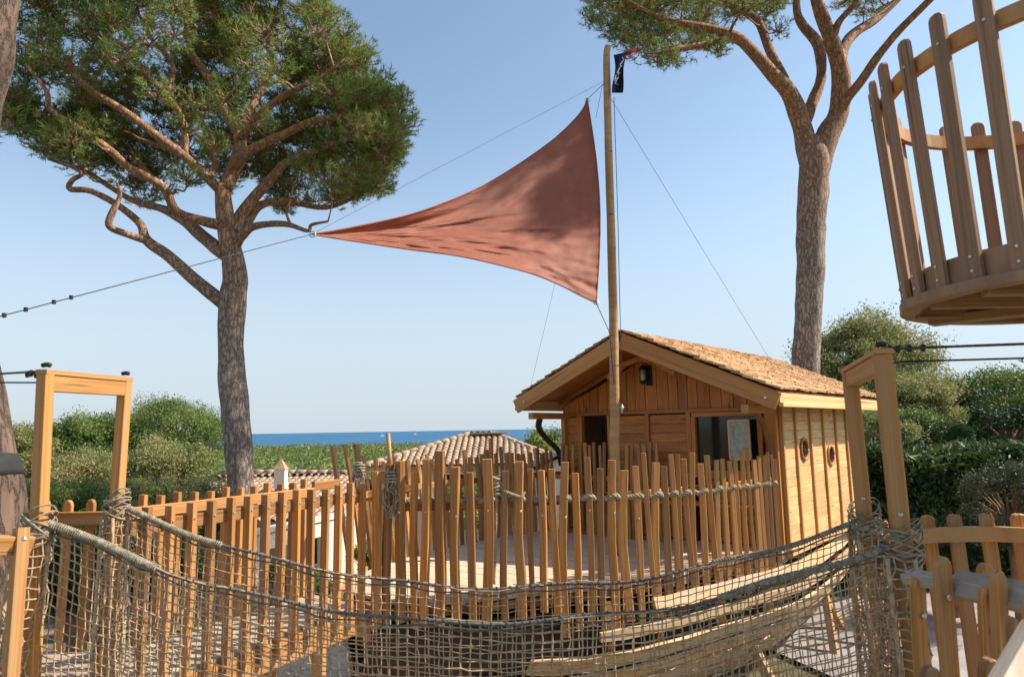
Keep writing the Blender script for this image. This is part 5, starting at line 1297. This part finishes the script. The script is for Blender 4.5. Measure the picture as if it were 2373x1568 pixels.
def sheath(lab, c, R, z0, z1, sd, dx=0.0, nu=14, nv=24, flare=0.25):
    b = MB()
    def fn(u, v):
        a = 2 * PI * u; rr_ = R * (1 + .16 * mnoise.noise(Vector((math.cos(a) * 2 + sd, math.sin(a) * 2, v * 4))) + flare * v)
        return V(c.x + math.cos(a) * rr_ + dx * v, c.y + math.sin(a) * rr_, lerp(z1, z0, v) + .02 * mnoise.noise(Vector((u * 6, v * 9, sd))))
    net_surface(b, fn, nu, nv, .0045, .007)
    for k in range(5): a = k * 1.26; b.tube([V(c.x + math.cos(a + .4 * v) * R * (1.05 + .2 * v) + dx * v, c.y + math.sin(a + .4 * v) * R * (1.05 + .2 * v), lerp(z1, z0, v)) for v in np.linspace(0, 1, 12)], .012, 5)
    o = b.build('gathered_net', MT['net'], smooth_=True, origin=(c.x, c.y, z1)); tag(o, lab, 'net', 'net ends gathered round the frame posts'); o['kind'] = 'thing' if False else 'stuff'; del o['kind']
sheath('gathered net wrapped down the near post of the left portal', V(LN1.x - .02, LN1.y, 0), .078, -.15, hn0.z - .05, 1, -.08, flare=.3)
sheath('gathered net wrapped down the far post of the left portal', V(LF1.x, LF1.y, 0), .07, -.15, hf0.z - .05, 2)
sheath('gathered net wrapped down the near post of the right portal', V(RN1.x - .03, RN1.y, 0), .095, -.15, hn1.z - .05, 3, .0)
sheath('gathered net wrapped down the far post of the right portal', V(RF1.x, RF1.y, 0), .085, -.15, hf1.z - .05, 4, .02)

# ------------------------------------------------------------------ RIGHT PLATFORM and railings
rp_ = empty('timber_platform', 'right timber platform behind the leaning frame', 'platform', (2.9, 3.2, 0))
clip_boards([V(2.02, 2.2, 0), V(2.02, 3.2, 0), V(2.16, 4.3, 0), V(3.2, 4.3, 0), V(4.2, 3.6, 0), V(4.2, 2.2, 0)], V(1, -.05, 0).normalized(), .12, .01, 0, .035, 'deck_board', 'greywood', rp_)
for x, y in ((2.15, 2.4), (2.3, 4.2), (4.1, 2.4), (4.0, 3.5)): beam('leg', V(x, y, -1.75), V(x, y, -.04), .11, .11, 'picket', rp_)
rf = empty('platform_fence', 'picket fence with a curved rail at the back of the right platform', 'fence', (2.8, 4.2, 0))
ptsr = [(2042, 1203, 24, 4.35), (2146, 1192, 27, 3.95), (2208, 1190, 29, 3.88), (2282, 1188, 29, 3.86), (2356, 1188, 32, 3.86), (2440, 1190, 30, 3.88)]
for x, y, w, Y in ptsr:
    t = P(x, y, Y); b_ = t + V(.05 if x > 2100 else .02, 0, 0); b_.z = -.1
    o = beam('picket', b_, t, w / FPX * Y, .035, 'picket', rf, V(0, -1, 0), me=round_picket('picket', True))
def sweep(name, pts, h, t, mat, parent):
    b = MB(); vs = []; m = len(pts)
    for i, p in enumerate(pts):
        d = (pts[min(m - 1, i + 1)] - pts[max(0, i - 1)]).normalized(); nn = V(d.y, -d.x, 0).normalized()
        vs += [tuple(p + nn * t / 2 - V(0, 0, h / 2)), tuple(p + nn * t / 2 + V(0, 0, h / 2)), tuple(p - nn * t / 2 + V(0, 0, h / 2)), tuple(p - nn * t / 2 - V(0, 0, h / 2))]
    b.add(vs, [(i * 4 + k, i * 4 + 4 + k, i * 4 + 4 + (k + 1) % 4, i * 4 + (k + 1) % 4) for i in range(m - 1) for k in range(4)] + [(0, 1, 2, 3), (m * 4 - 1, m * 4 - 2, m * 4 - 3, m * 4 - 4)])
    return b.build(name, MT[mat], parent)
sweep('rail', smooth([P(2104, 1243, 3.93), P(2150, 1240, 3.90), P(2208, 1237, 3.84), P(2282, 1236, 3.82), P(2356, 1238, 3.82), P(2440, 1243, 3.84)], 24), .078, .04, 'post', rf)
for p, q in []:
    a, c = P(p[0] - (36 if p is ptsr[1] else 0), 1238, p[3] - .04), P(q[0], 1234 + (q[0] - 2282) * .04, q[3] - .04); beam('rail', a, c, .078, .04, 'post', rf, V(0, -1, 0))
beam('rail', P(2040, 1245, 4.4), P(2095, 1240, 4.1), .07, .04, 'picket', rf, V(0, -1, 0))
rn_ = empty('step_railing', 'rounded picket railing running down towards the bottom right corner', 'fence', (2.2, 2.8, 0))
for x, y, w, Y, dx in ((2180, 1287, 37, 2.95, 22), (2280, 1303, 34, 3.1, 14), (2284, 1358, 31, 2.8, 12), (2310, 1319, 30, 2.72, 14), (2344, 1427, 17, 2.5, 8), (2154, 1541, 44, 2.5, 4), (2290, 1521, 38, 2.4, 4), (2124, 1335, 30, 3.15, 14), (2388, 1380, 32, 2.5, 10)):
    t = P(x, y, Y); b_ = P(x + dx, y + 300, Y); b_ = t + (b_ - t) * ((t.z + .25) / (t.z - b_.z))
    o = beam('picket', b_, t, w / FPX * Y, .04, 'picket', rn_, V(.15, -1, 0), me=round_picket('picket'))
    if x < 2300 and y < 1400: bolt(t + V(0, -.025, -.16), V(.1, -1, .05), o, 1.0)
beam('rail', P(2110, 1335, 3.25), P(2215, 1352, 2.98), .10, .045, 'greywood', rn_, V(.15, -1, 0)); beam('rail', P(2215, 1352, 2.98), P(2420, 1392, 2.6), .11, .045, 'greywood', rn_, V(.3, -1, 0))
beam('hand_rail', P(2336, 1625, 1.8), P(2420, 1462, 2.1), .10, .07, 'greywood', rn_, V(.3, -1, .6), label='pale broad hand rail in the bottom right corner')

# ------------------------------------------------------------------ CROW'S NEST
cn = empty('lookout_basket', 'round timber lookout basket of tall pickets hanging in at the top right', 'lookout', (3.05, 3.5, 2.2))
CN = V(3.07, 3.47, 0); RB = .93; ZB = P(2097, 722, 3.8).z
def ring(r, z, a): return V(CN.x + r * math.cos(a), CN.y + r * math.sin(a), z)
def ring_band(name, r0, r1, z0, z1, a0=0, a1=2 * PI, n=64, mat='nest', slope=0):
    b = MB(); vs = []
    for k in range(n + 1):
        a = lerp(a0, a1, k / n)
        vs += [tuple(ring(r1, z0, a)), tuple(ring(r1 + slope, z1, a)), tuple(ring(r0 + slope, z1, a)), tuple(ring(r0, z0, a))]
    b.add(vs, [(k * 4 + j, k * 4 + (j + 1) % 4, k * 4 + 4 + (j + 1) % 4, k * 4 + 4 + j) for k in range(n) for j in range(4)])
    return b.build(name, MT[mat], cn, smooth_=False)
ring_band('rim', RB - .10, RB + .0, ZB, ZB + .05)
ring_band('skirt', RB - .10, RB - .055, ZB + .052, ZB + .19)
RAILZ = ZB + 1.19; ring_band('rail', RB - .03, RB + .01, RAILZ, RAILZ + .085, mat='post')
NP = 28
for k in range(NP):
    a = 2 * PI * k / NP + .09; c = ring(1, 0, a) - CN; c.z = 0
    zt = RAILZ + .20 + random.uniform(-.015, .015)
    o = beam('picket', ring(RB - .035, ZB + .055, a), ring(RB + .045, zt, a), .078, .036, 'nest', cn, c, me=round_picket('nest', True))
    for z in (ZB + .09, ZB + .16, RAILZ + .045):
        t = (z - ZB - .055) / (zt - ZB - .055); p = ring(RB - .035, ZB + .055, a).lerp(ring(RB + .045, zt, a), t); bolt(p + c * .019, c, o, .75)
b = MB(); n = 48; vs = [tuple(ring(RB - .1, ZB + .052, 2 * PI * k / n)) for k in range(n)] + [tuple(ring(RB - .1, ZB + .09, 2 * PI * k / n)) for k in range(n)]
b.add(vs, [tuple(range(n - 1, -1, -1)), tuple(range(n, 2 * n))] + [(k, (k + 1) % n, n + (k + 1) % n, n + k) for k in range(n)]); b.build('floor', MT['nest'], cn)
for off in (-.6, -.25, .1, .45):   # joists beneath
    h = math.sqrt((RB - .09) ** 2 - off ** 2); beam('joist', V(CN.x - h, CN.y + off, ZB + .012), V(CN.x + h, CN.y + off + .0, ZB + .012), .05, .075, 'nest', cn, V(0, 0, 1))
for ang in (.9, 2.3): 
    c = V(math.cos(ang), math.sin(ang), 0); beam('brace', CN + V(0, 0, ZB - .02) - c * (RB - .12), CN + V(0, 0, ZB - .02) + c * (RB - .12), .12, .05, 'nest', cn, V(0, 0, 1))
b = MB(); b.tube([V(CN.x + .1, CN.y, -1.75), V(CN.x + .05, CN.y, 1), V(CN.x, CN.y, ZB), V(CN.x, CN.y, ZB + 2.6)], [.15, .14, .13, .11], 14, rn=.08); b.build('centre_pole', MT['mast'], cn, smooth_=True)

# ------------------------------------------------------------------ SAIL
def sail():
    top = [(722, 543), (800, 530), (940, 500), (1040, 466), (1120, 430), (1200, 382), (1280, 325), (1330, 278), (1352, 250), (1360, 230)]
    bot = [(722, 543), (800, 556), (940, 577), (1060, 593), (1160, 615), (1240, 637), (1300, 662), (1345, 685), (1370, 697), (1381, 702)]
    T = smooth([V(x, y, 0) for x, y in top], 110); B_ = smooth([V(x, y, 0) for x, y in bot], 110); N, K = 110, 90
    def depth(a): return lerp(6.6, 8.98, a)
    b = MB(); vs = []
    for i in range(N + 1):
        a = (T[i].x - 722) / (1360 - 722)
        for j in range(K + 1):
            v = j / K; q = B_[i].lerp(T[i], v); q.x += 14 * math.sin(PI * v) * max(0, a) ** 6 * 1.3
            x_, y_ = q.x, q.y
            w = .0
            env = min(1, max(0, a) * 3) * (1 - .3 * a)
            # folds running from the left corner
            w += .05 * math.sin((v * 9 + mnoise.noise(Vector((a * 3, v * 2, 0))) * 2.2)) * env * max(0, 1 - v * 1.6) * math.sin(PI * min(1, a * 1.1))
            w += .075 * mnoise.noise(Vector((a * 4, v * 7, 2))) * env * (1 - v * .6)
            w += .05 * mnoise.noise(Vector((a * 12, v * 26, 5))) * env * (1 - v) ** 1.5
            for v0, a0, a1, am in ((.30, .18, .62, .035), (.42, .25, .95, .03), (.20, .45, .9, .03), (.55, .35, .7, .022), (.12, .3, .6, .03), (.34, .62, .98, .03)):
                vv_ = v0 + .05 * math.sin(a * 5 + v0 * 30)
                if a0 < a < a1: w += am * math.sin(PI * (a - a0) / (a1 - a0)) * math.exp(-((v - vv_) / .028) ** 2) * (1 if v < vv_ else .6)
            w += .006 * mnoise.noise(Vector((a * 40, v * 40, 1)))
            belly = .22 * math.sin(PI * min(1, max(0, a))) * math.sin(PI * v) 
            tilt = -.35 * (1 - v) * a
            vs.append(tuple(P(x_, y_, depth(a) + w + belly - 1.05 * (1 - v) * max(0, a) ** 1.3)))
    W = K + 1; F_ = [(i * W + j, i * W + j + 1, (i + 1) * W + j + 1, (i + 1) * W + j) for i in range(N) for j in range(K)]
    b.add(vs, F_)
    m, n, l, bs = newmat('terracotta_sailcloth')
    tc = n.new('ShaderNodeTexCoord'); g = noise_n(n, l, tc.outputs['Object'], 3.5, 5); g2 = noise_n(n, l, tc.outputs['Object'], 90, 3, .7)
    r = ramp(n, [(0.3, (0.32, 0.072, 0.032)), (0.7, (0.43, 0.118, 0.055))]); l.new(g.outputs['Fac'], r.inputs['Fac']); l.new(r.outputs['Color'], bs.inputs['Base Color'])
    bs.inputs['Roughness'].default_value = .55; bs.inputs['Sheen Weight'].default_value = .2; bump(n, l, g2.outputs['Fac'], bs, .5, .012)
    tr = n.new('ShaderNodeBsdfTranslucent'); l.new(r.outputs['Color'], tr.inputs['Color']); ms = n.new('ShaderNodeMixShader'); ms.inputs[0].default_value = .28
    l.new(bs.outputs[0], ms.inputs[1]); l.new(tr.outputs[0], ms.inputs[2]); l.new(ms.outputs[0], n['Material Output'].inputs['Surface'])
    root = empty('sail', 'large triangular terracotta red sail stretched from the mast', 'sail', tuple(P(1381, 702, 9.0)))
    o = b.build('cloth', m, root, smooth_=True)
    so = o.modifiers.new('thickness', 'SOLIDIFY'); so.thickness = .003
    hem = MB(); top_w = [Vector(vs[i * W + K]) for i in range(N + 1)]; bot_w = [Vector(vs[i * W]) for i in range(N + 1)]; rg = [Vector(vs[N * W + j]) for j in range(W)]
    for q in (top_w, bot_w, rg): hem.tube(q, .009, 5)
    hem.build('hem', m, root, smooth_=True)
    for x, y, Y in ((724, 543, 6.6), (1360, 233, 8.98), (1381, 700, 7.93)):
        c = P(x, y, Y); k = MB(); k.tube([c + V(math.cos(a) * .03, 0, math.sin(a) * .03) for a in np.linspace(0, 2 * PI, 13)], .006, 5); k.build('ring', MT['bolt'], root, smooth_=True)
    tg = P(780, 551, 6.8); k = MB(); k.box((tg.x, tg.y - .06, tg.z), (.05, .004, .02)); k.build('care_tag', MT['white'], root)
    d = MB(); c = P(1359, 240, 8.99); d.add([tuple(P(1354, 262, 8.98)), tuple(P(1365, 262, 8.98)), tuple(P(1361, 231, 8.98)), tuple(P(1354, 262, 9.02)), tuple(P(1365, 262, 9.02)), tuple(P(1361, 231, 9.02))], [(0, 1, 2), (5, 4, 3), (0, 3, 4, 1), (1, 4, 5, 2), (2, 5, 3, 0)]); 
    d.build('corner_patch', simple('dark_red_patch', (.16, .03, .03), .7, bumpk=0), root)
sail()
# ------------------------------------------------------------------ ROPES AND CABLES
def cable(name, lab, pts, r, mat='cable', cat='rope', sag=0.0, group=None):
    b = MB(); out = []
    n = 24
    for i in range(n + 1):
        p, _ = polyat(pts, i / n); p = p.copy(); p.z -= 4 * sag * (i / n) * (1 - i / n); out.append(p)
    b.tube(out, r, 6); o = b.build(name, MT[mat], smooth_=True, origin=tuple(pts[0])); return tag(o, lab, cat, group)
sc = P(722, 543, 6.6)
cable('guy_line', 'dark line running from the left sail corner to the left edge of the photo', [sc, P(0, 733, 4.6), P(-120, 760, 4.3)], .0045)
q = P(0, 733, 4.6)
for k, x in enumerate((10, 60, 125, 165)):
    c = P(x, 733 - x * .266, 4.62 + x * .0028); b = MB(); b.box(tuple(c), (.022, .018, .03)); o = b.build('cable_clamp', MT['black'], origin=tuple(c)); tag(o, 'small black clamp on the sail guy line, number %s from the left edge' % ('one', 'two', 'three', 'four')[k] if False else ('black clamp on the sail guy line nearest the left edge', 'black clamp on the sail guy line just right of the outermost one', 'black clamp on the sail guy line, second from its inner end', 'black clamp on the sail guy line closest to the pine trunk')[k], 'clamp', 'clamps on the sail guy line')
cable('guy_line', 'thin line from the sail corner up to the mast head', [sc, P(1397, 190, 8.95)], .002)
cable('halyard', 'short line tying the peak of the sail to the mast', [P(1360, 231, 9.0), along_mast(188)], .004)
cable('halyard', 'line from the lower corner of the sail down to the mast', [P(1381, 702, 7.93), P(1412, 770, 8.3), along_mast(900)], .005)
cable('guy_line', 'long thin stay from the mast head down to the hut roof on the right', [along_mast(215), P(1780, 828, 11.5)], .0028)
cable('halyard', 'thin halyard running down beside the mast on its right', [P(1422, 225, 8.9), P(1431, 500, 8.9), P(1437, 760, 8.85), P(1440, 935, 8.8)], .005)
cable('halyard', 'second thin halyard just left of the mast head', [P(1396, 195, 8.95), P(1380, 275, 8.98)], .003)
cable('guy_line', 'very faint thin line slanting down left of the hut roof', [P(1286, 655, 9.4), P(1228, 900, 10.6)], .002)
b = MB(); c = P(1440, 945, 8.8); b.tube([c + V(0, 0, .05), c + V(.01, 0, 0), c + V(0, 0, -.06)], [.01, .018, .012], 6); b.tube([c + V(-.03, 0, .01), c + V(.03, 0, .01)], .008, 5); o = b.build('rope_cleat', MT['bolt'], smooth_=True, origin=tuple(c)); tag(o, 'grey cleat holding the halyard on the mast in front of the gable', 'cleat')
gB = 'suspension cables of the rope bridge'
cable('cable', 'upper black cable leaving the right timber portal towards the right edge', [RN + V(0, 0, .03), P(2500, 792, 3.3)], .0075, group=gB, cat='cable')
cable('cable', 'lower black cable leaving the right timber portal towards the right edge', [RF + V(.02, 0, -.02), P(2075, 838, 4.1), P(2500, 826, 4.0)], .0065, group=gB, cat='cable')
cable('cable', 'upper black cable from the left timber portal to the strapped trunk', [LN + V(0, 0, .02), P(-40, 868, 4.2)], .007, group=gB, cat='cable')
cable('cable', 'lower black cable from the left timber portal to the strapped trunk', [LF + V(0, 0, 0), P(100, 886, 4.4), P(-40, 886, 4.6)], .006, group=gB, cat='cable')
for lab, pts in (('black cable clamps on the upper cable beside the right portal', [(2080, 808, 3.49), (2106, 807, 3.49), (2138, 806, 3.48), (2062, 809, 3.5)]), ('black shackles on the upper cable beside the left portal', [(84, 868, 3.72), (64, 867, 3.8), (72, 865, 3.76)])):
    root = empty('cable_clamp_set', lab, 'clamp', tuple(P(*pts[0])))
    for x, y, Y in pts:
        b = MB(); c = P(x, y, Y); b.tube([c + V(0, 0, -.018), c + V(0, 0, -.008), c + V(0, 0, .012), c + V(0, 0, .02)], [.007, .012, .012, .006], 6); b.build('clamp', MT['black'], root)
# flag
def flag():
    root = empty('flag', 'small navy flag with white lettering and a red tip flying at the mast head', 'flag', tuple(P(1421, 170, 8.9)))
    Yf = 8.9
    def pt(u, v, dz=0):   # u 0..1 outward, v 0..1 down
        x = 1421 + u * (34 - 16 * v) + 4 * math.sin(v * 5 + u * 3); y = 128 + v * 88 - u * 10 * (1 - v) 
        return P(x, y, Yf + .08 * math.sin(u * 7 + v * 4) + dz)
    N = 16; b = MB(); vs = [tuple(pt(i / N, j / N)) for i in range(N + 1) for j in range(N + 1)]; W = N + 1
    b.add(vs, [(i * W + j, i * W + j + 1, (i + 1) * W + j + 1, (i + 1) * W + j) for i in range(N) for j in range(N)]); b.build('cloth', MT['flag'], root, smooth_=True)
    r = MB(); vs = [tuple(P(1448 + 26 * i / 8, 118 + 10 * j / 3 + 3 * math.sin(i * .7) - i * .4, Yf + .03 * math.sin(i))) for i in range(9) for j in range(4)]
    r.add(vs, [(i * 4 + j, i * 4 + j + 1, i * 4 + 5 + j, i * 4 + 4 + j) for i in range(8) for j in range(3)]); r.build('red_tip', MT['flagred'], root, smooth_=True)
    w = MB()
    for (u0, v0, u1, v1) in ((.55, .12, .8, .2), (.8, .2, .5, .3), (.5, .3, .8, .36), (.65, .34, .4, .5), (.4, .5, .75, .52), (.5, .45, .62, .6), (.3, .66, .62, .62), (.62, .62, .35, .76), (.35, .76, .6, .8), (.3, .55, .3, .7)):
        w.tube([pt(lerp(u0, u1, k / 4), lerp(v0, v1, k / 4), -.012) for k in range(5)], .007, 4)
    w.build('lettering', MT['white'], root)
flag()
print('objects', len(bpy.data.objects), 'tris', sum(len(m.polygons) for m in bpy.data.meshes))
